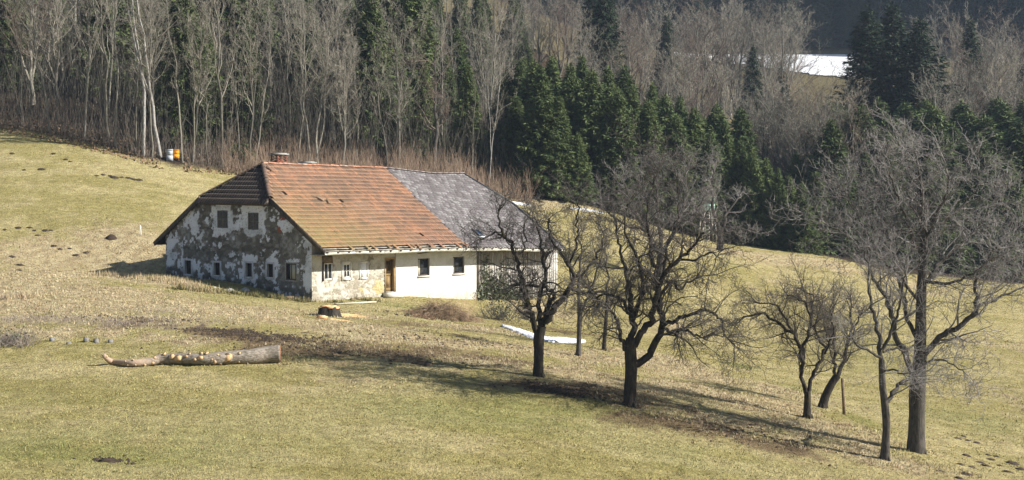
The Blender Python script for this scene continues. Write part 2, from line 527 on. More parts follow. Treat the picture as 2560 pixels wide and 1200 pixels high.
tag(obj('ground', gme), 'sloping meadow of short winter grass around the farmhouse, wooded hillside behind', kind='structure')

# ---- snow
def snow_mat():
    k = NT('old_snow', 0.6, 0.3)
    f = k.noise(3, 6, .7)
    k.color(k.ramp(f, [(0.3, (.55, .57, .60)), (0.6, (.78, .79, .81))]))
    k.bump(f, .12)
    return k.m
M['snow'] = snow_mat()
sm = gsn.ravel()
sel = (sm[gf] > .5).all(1)
used, inv = np.unique(gf[sel], return_inverse=True)
sv = np.stack([GX, GY, GZ + .25], -1).reshape(-1, 3)[used]
tag(obj('snow_field', mesh_np('snow_field', sv, [inv.reshape(-1, 4)], [M['snow']], smooth=True)), 'bright snow field on the far slope beyond the woods', kind='structure')

def snow_band(line, wpx, label, thick=.07):
    line = np.array(line, float)
    t = np.linspace(0, len(line) - 1, 60)
    px = np.interp(t, np.arange(len(line)), line[:, 0]); py = np.interp(t, np.arange(len(line)), line[:, 1])
    w = np.interp(t, np.arange(len(line)), wpx)
    V, nseg = [], 9
    for a, b, c in zip(px, py, w):
        c = c * (0.85 + .35 * random.random())
        for q in range(nseg):
            v = -1 + 2 * q / (nseg - 1)
            g = ground(a + random.uniform(-1, 1), b + v * c)
            V.append((g[0], g[1], g[2] + (-.08 if abs(v) == 1 else thick * (1 - abs(v) ** 3) + .03 * random.random())))
    V = np.array(V).reshape(60, nseg, 3)
    V[0, :, 2] -= .15; V[-1, :, 2] -= .15
    o = add('snow_patch', V, [grid_faces(60, nseg)], M['snow'], smooth=True)
    return tag(o, label, 'snow', 'melting snow patches near the house')
snow_band([(1253, 815), (1290, 826), (1335, 842), (1375, 850), (1420, 852), (1466, 854)], [2, 6, 7, 7, 7, 2], 'long bright band of old snow behind the trunk of the bare tree nearest the barn')
snow_band([(1262, 505), (1285, 508), (1305, 511), (1327, 515)], [1, 3, 3, 1], 'short snow strip on the slope at the right end of the grey roof', .08)
snow_band([(1425, 521), (1450, 524), (1475, 527), (1510, 534)], [1, 2.2, 2, 1], 'thin snow strip on the far slope above the gnarled fruit tree crown', .08)

# ------------------------------------------------------------------ farmhouse frame
AL = math.radians(50.9)
f3 = np.array([math.cos(AL), math.sin(AL), 0]); g3 = np.array([-math.sin(AL), math.cos(AL), 0]); UZ = np.array([0, 0, 1.0])
A = at(780, 757, 76.4)
def solve_len(dirv, px, P0=A):
    lo, hi = 0, 60
    for _ in range(50):
        m = (lo + hi) / 2
        ok = (proj(P0 + dirv * m)[0] < px) if dirv[0] > 0 else (proj(P0 + dirv * m)[0] > px)
        lo, hi = (m, hi) if ok else (lo, m)
    return lo
def z_for(P, py):                          # height at which a plan position shows at row py
    lo, hi = -20, 40
    for _ in range(50):
        m = (lo + hi) / 2
        lo, hi = (m, hi) if proj((P[0], P[1], m))[1] > py else (lo, m)
    return lo
WID = solve_len(g3, 415)
LEN = solve_len(f3, 1392)
LP = solve_len(f3, 1190)                   # plaster ends, boards begin
LD = solve_len(f3, 988)                    # rubble ends, smooth plaster begins
def put(base, py): return np.array([base[0], base[1], z_for(base, py)])
eR = put(A - f3 * .16 - g3 * 1.25, 629)
eL = put(A + g3 * (WID + .95) - f3 * .16, 606)
LRF = solve_len(f3, 1412, A - g3 * 1.25)
eF = put(A + f3 * LRF - g3 * 1.25, 622)
uM = solve_len(f3, 1175, A - g3 * 1.25)
eM = put(A + f3 * uM - g3 * 1.25, 618)
mid = A + g3 * (WID / 2 - .15)
S1, TH_ = 2.1, 0.415
_rz = np.array([*mid[:2], 7.9])
UR, USG = solve_len(f3, 965, _rz), solve_len(f3, 1082, _rz - UZ * .2)
S2 = LRF - solve_len(f3, 1156, _rz - UZ * .3)
rL = put(mid + f3 * S1, 409)
rM = put(mid + f3 * UR, 421)
rS = put(mid + f3 * USG, 434.5)
rR = put(mid + f3 * (LRF - S2), 434)
RL0 = np.array([*(mid - f3 * .16)[:2], rL[2]])
RR0 = np.array([*(mid + f3 * LRF)[:2], rR[2]])
bL, bF = eL, put(A + g3 * (WID + .95) + f3 * LRF, 610)
bF[2] = eL[2] - .3
UT = LRF + .16                       # full roof length along the house
def along(u, knots, vals):
    u = np.asarray(u, float)
    return np.stack([np.interp(u, knots, [v[i] for v in vals]) for i in range(3)], -1)
def E_(u): return along(u, [0, uM + .16, UT], [eR, eM, eF])
def R_(u): return along(u, [0, S1 + .16, UR + .16, USG + .16, UT - S2, UT], [RL0, rL, rM, rS, rR, RR0])
def Bk(u): return along(u, [0, UT], [bL, bF])
def front(u, v):
    u, v = np.broadcast_arrays(np.asarray(u, float), np.asarray(v, float))
    P = E_(u) * (1 - v)[..., None] + R_(u) * v[..., None]
    P = P - (np.sin(np.pi * v) * (.05 + .05 * np.sin(u * .55)))[..., None] * UZ       # old rafters sag
    return P
def back(u, v):
    u, v = np.broadcast_arrays(np.asarray(u, float), np.asarray(v, float))
    return Bk(u) * (1 - v)[..., None] + R_(u) * v[..., None]
hR = RL0 + (eR - RL0) * TH_; hL = RL0 + (eL - RL0) * TH_
h2 = RR0 + (eF - RR0) * TH_; h2b = RR0 + (bF - RR0) * TH_
VH = 1 - TH_
def in_front(u, v):                        # left and right half hips cut the front slope
    k = np.clip((v - VH) / TH_, 0, 1)
    return (u >= k * (S1 + .16) - 1e-6) & (u <= UT - k * S2 + 1e-6)
house = empty('farmhouse', A, 'old farmhouse with orange tiled and grey roof, peeling plaster gable and white front wall', 'farmhouse')
barn = house

# ------------------------------------------------------------------ walls
M['wall'] = attr_mat('weathered_wall', scale=14, bump=.02, lo=.8, hi=1.15)
M['white_wall'] = None
def roof_z_gable(s):                       # underside of the roof above the gable wall, s metres from the near corner
    def ln(p, q, s):
        sp, sq = np.dot(p - A, g3), np.dot(q - A, g3)
        return p[2] + (q[2] - p[2]) * (s - sp) / (sq - sp)
    z = np.minimum(ln(eR, hR, s), ln(eL, hL, s))
    return np.minimum(z, ln(hR, hL, s)) - .10

def wall_grid(name, dirv, outw, s0, s1, zbot, ztop, holes, cell, fn, depth=.32, mat=None, off=0.0):
    S_ = np.unique(np.round(np.concatenate([np.arange(s0, s1, cell), [s1]] + [[h[0], h[1]] for h in holes]), 4))
    zmax = max(float(np.max(ztop(S_))), 0)
    zmin = float(np.min(zbot(S_)))
    Z_ = np.unique(np.round(np.concatenate([np.arange(zmin, zmax, cell), [zmax]] + [[h[2], h[3]] for h in holes]), 4))
    SS, ZZ = np.meshgrid(S_, Z_)
    ZC = np.minimum(ZZ, ztop(SS))
    dn, col = fn(SS, ZC)
    P = A[None, None] * np.array([1, 1, 0]) + dirv * SS[..., None] + outw * (dn + off)[..., None] + UZ * ZC[..., None]
    Fc = grid_faces(*SS.shape)
    sc_ = (SS.ravel()[Fc]).mean(1); zc_ = (ZZ.ravel()[Fc]).mean(1); zlo = ZZ.ravel()[Fc].min(1)
    keep = (zlo < ztop(sc_)) & (ZZ.ravel()[Fc].max(1) > zbot(sc_))
    for h in holes:
        keep &= ~((sc_ > h[0]) & (sc_ < h[1]) & (zc_ > h[2]) & (zc_ < h[3]))
    V = P.reshape(-1, 3); Fc = Fc[keep]
    if np.dot(np.cross(dirv, UZ), outw) < 0: Fc = Fc[:, ::-1]
    cl = col.reshape(-1, 3)
    FV, n0 = [Fc], len(V)
    ex, ec = [], []
    for h in holes:                        # plastered reveals
        base = A * np.array([1, 1, 0])
        c = [(h[0], h[2]), (h[1], h[2]), (h[1], h[3]), (h[0], h[3])]
        o_ = [base + dirv * a + UZ * b + outw * off for a, b in c]
        i_ = [p - outw * depth for p in o_]
        ex += o_ + i_
        ec += [(0.42, .40, .36)] * 8
        FV.append(np.array([[n0 + j, n0 + (j + 1) % 4, n0 + 4 + (j + 1) % 4, n0 + 4 + j] for j in range(4)]))
        n0 += 8
    if ex:
        V = np.concatenate([V, np.array(ex)]); cl = np.concatenate([cl, np.array(ec)])
    return add(name, V, FV, mat or M['wall'], house, col=cl)

def wall_rect(x0, y0, x1, y1, n, dirv):
    ym, xm = (y0 + y1) / 2, (x0 + x1) / 2
    P = [on_plane(x0, ym, A, n), on_plane(x1, ym, A, n), on_plane(xm, y1, A, n), on_plane(xm, y0, A, n)]
    s = sorted([np.dot(P[0] - A, dirv), np.dot(P[1] - A, dirv)])
    return (s[0], s[1], P[2][2], P[3][2])
nG, nF = -f3, -g3
GW = [wall_rect(*r, nG, g3) for r in [(543, 526, 569.5, 570), (619.6, 531.5, 646.5, 574), (462, 651.5, 478, 685), (534.5, 657, 550, 688), (614, 658, 630, 692), (667.5, 660, 683, 693), (715, 658.5, 741, 700.5)]]
FW = [wall_rect(*r, nF, f3) for r in [(810, 657, 832, 700), (858, 659, 875.5, 695), (902, 658.5, 917, 693), (962.5, 645, 986, 729)]]
WW = [wall_rect(*r, nF, f3) for r in [(1042.7, 646, 1072, 689), (1130.5, 641.6, 1159, 683.6)]]

def sz_g(px, py):
    p = on_plane(px, py, A, nG)
    return np.dot(p - A, g3), p[2]
PLASTER = [(485, 560, 16, 30, 1.2), (530, 555, 12, 18, .55), (557, 520, 20, 11, 2.0), (538, 548, 9, 28, 1.7), (575, 550, 8, 28, 1.7), (556, 577, 20, 8, 1.8), (597, 560, 20, 26, .85), (590, 590, 22, 18, .6),
           (633, 522, 24, 12, 2.0), (615, 552, 8, 30, 1.8), (651, 552, 9, 30, 1.8), (633, 581, 24, 9, 1.9), (672, 540, 18, 18, .75), (690, 528, 14, 10, .8), (719, 568, 17, 17, 1.5), (655, 600, 22, 10, .7), (508, 590, 18, 14, .9), (505, 612, 8, 20, .8),
           (772, 655, 16, 45, 1.5), (778, 608, 22, 24, 1.5), (770, 690, 10, 30, 1.2), (425, 620, 8, 40, 1.1), (432, 640, 12, 10, 1.0), (575, 637, 18, 8, .9), (650, 640, 20, 14, .7), (690, 634, 16, 10, .75), (622, 648, 18, 14, 1.1), (622, 690, 16, 22, .9), (676, 652, 18, 12, 1.1), (676, 686, 16, 16, .9),
           (730, 652, 20, 8, 1.1), (470, 668, 18, 26, .75), (542, 672, 14, 24, .8), (520, 625, 14, 6, .5), (700, 600, 14, 14, .55), (660, 580, 10, 14, .6), (480, 600, 14, 16, .55), (545, 610, 18, 10, .5)]
BARE = [(635, 618, 40, 22, .8), (718, 615, 34, 28, 1.0), (520, 645, 34, 14, .6), (555, 640, 22, 18, .6), (585, 515, 16, 12, .7), (520, 530, 20, 16, .5), (590, 665, 16, 24, .6), (705, 690, 12, 22, .5), (690, 575, 16, 12, .6)]
BRICK = [(543, 521, 8, 8), (703, 550, 10, 8), (698, 572, 6, 12), (466, 560, 5, 8), (655, 522, 8, 5)]
def ell(SS, ZZ, L, f_):
    w = np.zeros(SS.shape)
    for b in L:
        s, z = f_(b[0], b[1])
        s2, _ = f_(b[0] + b[2], b[1]); _, z2 = f_(b[0], b[1] + b[3])
        d = ((SS - s) / (s2 - s)) ** 2 + ((ZZ - z) / (z2 - z)) ** 2
        w = np.maximum(w, (b[4] if len(b) > 4 else 1) * np.exp(-d * .8))
    return w
def lerp3(a, b, t): return np.asarray(a) * (1 - t[..., None]) + np.asarray(b) * t[..., None]
def gable_fn(SS, ZZ):
    pl = ell(SS, ZZ, PLASTER, sz_g) - ell(SS, ZZ, BARE, sz_g) * .5
    n = fbm(SS * 1.6, ZZ * 1.6, 3, 5); n2 = fbm(SS * 5, ZZ * 5, 13, 4)
    low = sstep(2.4, 1.5, ZZ - SS * .05)              # thin rough render on the lower storey
    v = pl + (n - .5) * 2.0 + (n2 - .5) * 1.7 + low * .16 + .03
    pm = sstep(.50, .53, v)
    rend = sstep(.40, .52, fbm(SS * .9, ZZ * .9, 23, 5) + low * .24 - .13)
    d1, d2, rid = worley(SS * 3.6 + n2 * 1.6, ZZ * 5.6 + n * 1.5, 4)
    joint = sstep(.02, .18, d2 - d1)
    stone = lerp3((.088, .081, .07), (.195, .18, .155), rid) * (.80 + .20 * joint[..., None])
    stone = np.where((rid > .87)[..., None], np.array([.24, .225, .21]), stone)
    br = ell(SS, ZZ, BRICK, sz_g)
    stone = lerp3(stone, np.broadcast_to((.26, .085, .05), stone.shape), sstep(.45, .6, br + (n2 - .5) * .3))
    dep = -.045 + .04 * joint * (.5 + .5 * rid)
    rc = lerp3((.15, .142, .125), (.26, .252, .235), sstep(.35, .65, n2))
    dep = np.where(rend > .5, -.018 + .01 * n2, dep)
    c = lerp3(stone, rc, rend)
    pc = lerp3((.44, .45, .475), (.64, .65, .69), sstep(.3, .6, n))  # the shaded gable's blue tint is put into the plaster white
    c = lerp3(c, pc, pm)
    dep = dep * (1 - pm) + (.008 * n2) * pm
    holes = worley(SS * 5, ZZ * 5, 44)[0]
    pit = (holes < .13) & (fbm(SS * 2, ZZ * 2, 8) > .5)
    c = np.where(pit[..., None], np.array([.12, .10, .08]), c); dep = dep - .02 * pit
    damp = sstep(.9, .1, ZZ - .08 * SS + (n - .5) * 1.2)
    c = c * (1 - .45 * damp[..., None])
    return dep, c
wall_grid('gable_wall', g3, nG, 0, WID, lambda s: np.full(np.shape(s), -.4), roof_z_gable, GW, .05, gable_fn)

def sz_f(px, py):
    p = on_plane(px, py, A, nF)
    return np.dot(p - A, f3), p[2]
zE = lambda s: np.interp(s, [0, LP, LEN], [eR[2] + .55, eM[2] + .6, eF[2] + .6])
FPL = [(830, 640, 50, 14, .9), (890, 650, 40, 14, .8), (850, 675, 12, 30, .6), (940, 660, 20, 30, .5), (908, 695, 14, 20, .5), (800, 690, 14, 40, .5), (850, 715, 40, 20, .35), (975, 690, 10, 60, 1.0), (860, 652, 20, 8, .7)]
FDARK = [(925, 655, 12, 22, .9), (880, 645, 20, 10, .5), (815, 650, 10, 18, .5), (942, 640, 10, 10, .6), (790, 670, 6, 20, .5), (845, 655, 10, 14, .4)]
FYEL = [(948, 718, 16, 22, 1), (905, 725, 12, 14, .7), (925, 705, 12, 16, .4), (800, 735, 10, 16, .4)]
def rubble_fn(SS, ZZ):
    n = fbm(SS * 1.7, ZZ * 1.7, 53, 5); n2 = fbm(SS * 7, ZZ * 7, 63, 3)
    v = ell(SS, ZZ, FPL, sz_f) + (n - .5) * 1.3 + (n2 - .5) * .6 + sstep(.9, 2.2, ZZ) * .35
    pm = sstep(.32, .42, v)
    d1, d2, rid = worley(SS * 3.1 + n2 * 1.6, ZZ * 4.2 + n * 1.2, 74)
    joint = sstep(.03, .2, d2 - d1)
    stone = lerp3((.27, .24, .18), (.50, .47, .40), rid) * (.70 + .30 * joint[..., None])
    dep = -.05 + .055 * joint * (.4 + .6 * rid)
    pc = lerp3((.33, .31, .26), (.48, .455, .40), sstep(.3, .62, n2 * .5 + n * .5))
    c = lerp3(stone, pc, pm); dep = dep * (1 - pm) + (.012 * (n2 - .5)) * pm
    dk = sstep(.5, .62, ell(SS, ZZ, FDARK, sz_f) * .7 + (n2 - .5) * 1.0 + (n - .5) * .4)
    c = lerp3(c, np.broadcast_to((.15, .125, .10), c.shape), dk * .8); dep = dep - .015 * dk
    c = lerp3(c, np.broadcast_to((.42, .33, .10), c.shape), sstep(.45, .8, ell(SS, ZZ, FYEL, sz_f) + (n2 - .5) * .6) * .6)
    return dep, c
wall_grid('rubble_wall', f3, nF, 0, LD, lambda s: np.full(np.shape(s), -.5), zE, FW, .05, rubble_fn)
def white_fn(SS, ZZ):
    n = fbm(SS * 1.2, ZZ * 1.2, 83, 4); n2 = fbm(SS * 5, ZZ * 9, 93, 3)
    c = lerp3((.47, .465, .445), (.56, .555, .54), sstep(.3, .65, n * .6 + n2 * .4))
    damp = sstep(.9, 0, ZZ + .8 * (SS - LD) / (LP - LD) + (n - .5) * .7)
    c = lerp3(c, np.broadcast_to((.50, .46, .36), c.shape), damp * .7)
    c = lerp3(c, np.broadcast_to((.45, .43, .38), c.shape), sstep(.62, .75, n) * .4)
    return .02 * (n - .5), c
M['plaster'] = attr_mat('smooth_plaster', scale=9, bump=.012, lo=.9, hi=1.06)
wall_grid('white_wall', f3, nF, LD, LP, lambda s: np.full(np.shape(s), -1.5), zE, WW, .10, white_fn, mat=M['plaster'], off=.07)
mb = MB()
mb.box(A * [1, 1, 0] + f3 * LD - g3 * .07 - UZ * .6, f3 * .002, g3 * .3, UZ * (2.9 + .6))
mb.build('wall_return', speckled('plaster_edge', (.5, .48, .42), (.65, .63, .58), 8), house)

# far walls (unseen sides) close the volume
M['rough_wall'] = speckled('rough_render', (.30, .28, .24), (.5, .47, .42), 5, bump=.03)
mb = MB()
gA = A * [1, 1, 0]
mb.box(gA + g3 * (WID - .3) + f3 * .06 - UZ * .5, f3 * (LEN - .1), g3 * .25, UZ * (eL[2] + .9 + .5))
mb.build('back_wall', M['rough_wall'], house)
mb = MB()
q = [gA + f3 * (LEN - .25) + g3 * .1 - UZ * 2.5, gA + f3 * (LEN - .25) + g3 * (WID - .4) - UZ * 2.5]
zt = [eF[2] + .6, bF[2] + .8]
h2w, h2bw = h2 - f3 * .5 - UZ * .3, h2b - f3 * .5 - UZ * .3
poly = [q[0], q[1], np.array([*q[1][:2], zt[1]]), h2bw, h2w, np.array([*q[0][:2], zt[0]])]
poly = np.array([*poly, *[p + f3 * .2 for p in poly]])
mb.raw(poly, [np.array([[0, 1, 2, 3, 4, 5]]), np.array([[11, 10, 9, 8, 7, 6]]), np.array([[i, 6 + i, 6 + (i + 1) % 6, (i + 1) % 6] for i in range(6)])])
mb.build('end_wall', M['rough_wall'], house)

# ------------------------------------------------------------------ barn boards
M['board'] = None
k = NT('silver_boards', .9, .1)
fb = k.noise(9, 6, .7, stretch=(1, 1, .08))
c = k.ramp(fb, [(.3, (.20, .185, .165)), (.7, (.58, .56, .52))])
c = k.mix(k.ramp(k.rand(), [(0, (0, 0, 0)), (1, (.6,) * 3)]), c, (.22, .19, .155))
k.color(c); k.bump(fb, .02); M['board'] = k.m
M['wood_dark'] = speckled('dark_old_wood', (.035, .028, .022), (.10, .08, .062), 7, stretch=(1, 1, .3), bump=.01)
M['wood_mid'] = speckled('brown_old_wood', (.10, .07, .042), (.22, .16, .10), 7, bump=.01)
MB().box(gA + f3 * (LP + .02) + g3 * .06 - UZ * 1.9, f3 * (LEN - LP - .1), g3 * .12, UZ * (1.9 + eF[2] + .5)).build('barn_back_panel', M['wood_dark'], house)
MB().box(gA + f3 * (LP - .02) - g3 * .10 - UZ * 1.2, f3 * .2, g3 * .2, UZ * (1.2 + eM[2] + .5)).build('corner_post', M['wood_dark'], house)
s = LP + .24
first = True
while s < LEN - .05:
    w = random.uniform(.17, .25)
    z0 = np.interp(s, [LP, LEN], [-.95, -1.9]) + random.uniform(-.04, .1)
    zt_ = np.interp(s, [LP, LEN], [eM[2], eF[2]]) + .5
    o_ = random.uniform(0, .03)
    lean = random.uniform(-.03, .03)
    MB().box(gA + f3 * s - g3 * (.02 + o_) + UZ * z0, f3 * w, g3 * .03, UZ * (zt_ - z0) + f3 * lean).build('board', M['board'], house)
    s += w + random.uniform(.012, .05)
MB().box(gA + f3 * (LP + .1) - g3 * .02 - UZ * 2.6, f3 * (LEN - LP - .1), g3 * .3, UZ * 1.5).build('barn_plinth', M['rough_wall'], house)

# ------------------------------------------------------------------ windows and door
M['glass'] = NT('window_glass', .08, .5).color((.03, .035, .04)).m
M['frame_white'] = speckled('white_frame_paint', (.62, .6, .55), (.8, .78, .73), 12)
M['frame_brown'] = speckled('brown_frame_paint', (.05, .04, .035), (.10, .08, .07), 12)
M['curtain'] = speckled('pale_curtain', (.30, .28, .22), (.45, .42, .33), 5, stretch=(1, 1, .1))
M['shutter'] = speckled('grey_shutter', (.10, .09, .08), (.20, .185, .165), 12)
M['room'] = NT('dark_room', 1, 0).color((.02, .02, .02)).m
def window(h, dirv, outw, fmat, inset=.12, bars_v=1, bars_h=1, fw=.06, curtain=None, off=0.0, name='window', pane_mat=None):
    b = A * [1, 1, 0] + outw * (off - inset)
    def p(s_, z_, d=0): return b + dirv * s_ + UZ * z_ + outw * d
    s0, s1, z0, z1 = h
    fr = MB()
    fr.box(p(s0, z0), dirv * fw, outw * .06, UZ * (z1 - z0)).box(p(s1 - fw, z0), dirv * fw, outw * .06, UZ * (z1 - z0))
    fr.box(p(s0 + fw, z0, .002), dirv * (s1 - s0 - 2 * fw), outw * .056, UZ * fw).box(p(s0 + fw, z1 - fw, .002), dirv * (s1 - s0 - 2 * fw), outw * .056, UZ * fw)
    for i in range(bars_v):
        c_ = s0 + (s1 - s0) * (i + 1) / (bars_v + 1)
        fr.box(p(c_ - fw * .4, z0 + fw, .004), dirv * fw * .8, outw * .05, UZ * (z1 - z0 - 2 * fw))
    for i in range(bars_h):
        c_ = z0 + (z1 - z0) * (i + 1) / (bars_h + 1)
        fr.box(p(s0 + fw, c_ - fw * .3, .006), dirv * (s1 - s0 - 2 * fw), outw * .045, UZ * fw * .6)
    w = fr.build(name, fmat, house)
    pn = MB().box(p(s0 + fw * .5, z0 + fw * .5, .018), dirv * (s1 - s0 - fw), outw * .012, UZ * (z1 - z0 - fw)).build('pane', pane_mat or M['glass'], w)
    if curtain:
        cs = s0 + (s1 - s0) * curtain[0]; ce = s0 + (s1 - s0) * curtain[1]
        MB().box(p(cs, z0 + fw, .031), dirv * (ce - cs), outw * .004, UZ * (z1 - z0 - 2 * fw)).build('curtain', M['curtain'], w)
    MB().box(p(s0 - .05, z0 - .05, -.18), dirv * (s1 - s0 + .1), outw * .02, UZ * (z1 - z0 + .1)).build('window_recess', M['room'], w)
    return w
for h in GW[:2]:                          # closed louvred shutters upstairs
    s0, s1, z0, z1 = h
    b = A * [1, 1, 0]
    for a_, c_ in ((s0 + .02, (s0 + s1) / 2 - .01), ((s0 + s1) / 2 + .01, s1 - .02)):
        fr = MB()
        O = b + g3 * a_ + UZ * (z0 + .02) - nG * .06
        wd, ht = c_ - a_, z1 - z0 - .04
        fr.box(O, g3 * .05, nG * .04, UZ * ht).box(O + g3 * (wd - .05), g3 * .05, nG * .04, UZ * ht)
        for zz in (0, ht / 2 - .03, ht - .06): fr.box(O + g3 * .05 + UZ * zz + nG * .002, g3 * (wd - .1), nG * .034, UZ * .06)
        sh = fr.build('shutter', M['shutter'], house)
        sl_ = MB()
        z = .07
        while z < ht - .1:
            sl_.box(O + g3 * .05 + UZ * z + nG * .001, g3 * (wd - .1), nG * .028 - UZ * .03, UZ * .018)
            z += .055
        sl_.box(O + g3 * .03 - nG * .012, g3 * (wd - .06), nG * .006, UZ * ht)
        sl_.build('louvres', M['shutter'], sh)
M['surround'] = speckled('plaster_surround', (.40, .40, .41), (.56, .56, .58), 9, bump=.01)
def surround(h, dirv, outw, w, mat, off=0, proud=.02, sides='lrtb'):
    s0, s1, z0, z1 = h
    b = A * [1, 1, 0] + outw * (off - .03)
    m_ = MB()
    t = .03 + proud
    if 'l' in sides: m_.box(b + dirv * (s0 - w) + UZ * (z0 - (w if 'b' in sides else 0)), dirv * w, outw * t, UZ * (z1 - z0 + w + (w if 'b' in sides else 0)))
    if 'r' in sides: m_.box(b + dirv * s1 + UZ * (z0 - (w if 'b' in sides else 0)), dirv * w, outw * t, UZ * (z1 - z0 + w + (w if 'b' in sides else 0)))
    if 't' in sides: m_.box(b + dirv * s0 + UZ * z1 + outw * .003, dirv * (s1 - s0), outw * (t - .004), UZ * w)
    if 'b' in sides: m_.box(b + dirv * s0 + UZ * (z0 - w) + outw * .003, dirv * (s1 - s0), outw * (t + .02), UZ * w)
    return m_.build('window_surround', mat, house)
for i, h in enumerate(GW[2:6]):
    window(h, g3, nG, M['frame_brown'], .20, 1, 0, .04)
    surround(h, g3, nG, .12, M['surround'])
    ir = MB()                              # iron window bars
    for kk in range(1, 4):
        sx = h[0] + (h[1] - h[0]) * kk / 4
        ir.bar(gA + g3 * sx + UZ * (h[2] + .02) - nG * .05, gA + g3 * sx + UZ * (h[3] - .02) - nG * .05, .018, .018, up=f3)
    ir.build('window_bars', M['frame_brown'], house)
window(GW[6], g3, nG, M['frame_brown'], .05, 1, 0, .07, curtain=(.12, .62))
surround(GW[6], g3, nG, .07, speckled('grey_surround', (.25, .23, .21), (.4, .38, .35), 9))
window(FW[0], f3, nF, M['frame_white'], .08, 1, 0, .075)
MB().box(gA + f3 * (FW[0][0] - .1) + UZ * (FW[0][3] - .02) - nF * .02, f3 * (FW[0][1] - FW[0][0] + .06), nF * .10 , UZ * .42 - f3 * .06).build('window_box_board', M['wood_mid'], house)
MB().box(gA + f3 * (FW[0][0] - .14) + UZ * (FW[0][2] - .05) - nF * .02, f3 * .07, nF * .1, UZ * (FW[0][3] - FW[0][2] + .1)).build('window_jamb', M['frame_brown'], house)
window(FW[1], f3, nF, M['frame_white'], .06, 1, 1, .075)
surround(FW[1], f3, nF, .13, speckled('lime_surround', (.55, .53, .47), (.68, .66, .6), 9))
surround(FW[2], f3, nF, .13, bpy.data.materials['lime_surround'])
MB().box(gA + f3 * (FW[2][0] + .01) + UZ * (FW[2][2] + .01) - nF * .05, f3 * (FW[2][1] - FW[2][0] - .02), nF * .04, UZ * (FW[2][3] - FW[2][2] - .02)).build('boarded_window', NT('white_board', .6).color((.84, .84, .84)).m, house)['label'] = 'small window closed with a clean white board'
for i, h in enumerate(WW):
    window(h, f3, nF, M['frame_brown'], .16, 0, 0, .07, off=.07, curtain=(.05, .30) if i == 0 else (.05, .22))
    MB().box(gA + f3 * (h[0] - .06) + UZ * (h[2] - .07) + nF * .05, f3 * (h[1] - h[0] + .12), nF * .12, UZ * .06).build('window_sill', speckled('stone_sill', (.5, .48, .44), (.66, .63, .58), 12), house)
# door
h = FW[3]
M['door'] = speckled('olive_brown_door', (.13, .085, .035), (.24, .165, .075), 7, stretch=(1, 1, .3))
b = gA - nF * .22
dm = MB()
W_, H_ = h[1] - h[0] - .12, h[3] - h[2] - .1
O = b + f3 * (h[0] + .06) + UZ * (h[2] + .02)
dm.box(O, f3 * .1, nF * .05, UZ * H_).box(O + f3 * (W_ - .1), f3 * .1, nF * .05, UZ * H_)
for z_, hh in ((0, .2), (H_ * .48, .13), (H_ - .1, .1)): dm.box(O + f3 * .1 + UZ * z_ + nF * .002, f3 * (W_ - .2), nF * .046, UZ * hh)
dm.box(O + f3 * .1 + UZ * .2 + nF * .01, f3 * (W_ - .2), nF * .02, UZ * (H_ * .48 - .2))
dm.box(O + f3 * .2 + UZ * .32 + nF * .03, f3 * (W_ - .4), nF * .015, UZ * (H_ * .48 - .46))
door = dm.build('door', M['door'], house)
MB().box(O + f3 * .1 + UZ * (H_ * .48 + .13) + nF * .015, f3 * (W_ - .2), nF * .01, UZ * (H_ * .52 - .23)).build('pane', speckled('dusty_glass', (.05, .035, .02), (.09, .065, .035), 4, rough=.3), door)
MB().box(O + f3 * (W_ - .07) + UZ * (H_ * .47) + nF * .05, f3 * .03, nF * .06, UZ * .12).build('handle', NT('iron', .5).color((.05, .05, .05)).m, door)
fr = MB()
fr.box(gA + f3 * (h[0] - .02) + UZ * (h[2] - .02) - nF * .2, f3 * .08, nF * .23, UZ * (h[3] - h[2])).box(gA + f3 * (h[1] - .06) + UZ * (h[2] - .02) - nF * .2, f3 * .08, nF * .23, UZ * (h[3] - h[2]))
fr.box(gA + f3 * (h[0] - .02) + UZ * (h[3] - .08) - nF * .198, f3 * (h[1] - h[0] + .04), nF * .24, UZ * .1)
fr.build('door_frame', speckled('ochre_door_frame', (.26, .17, .07), (.4, .28, .13), 8), house)
st = wall_rect(960, 727, 994, 737, nF, f3)
MB().box(gA + f3 * (st[0] - .1) + UZ * (h[2] - .34) + nF * .0, f3 * (st[1] - st[0] + .1), nF * .5, UZ * .31).build('doorstep', speckled('concrete_step', (.5, .48, .43), (.68, .66, .6), 6, bump=.01), house)
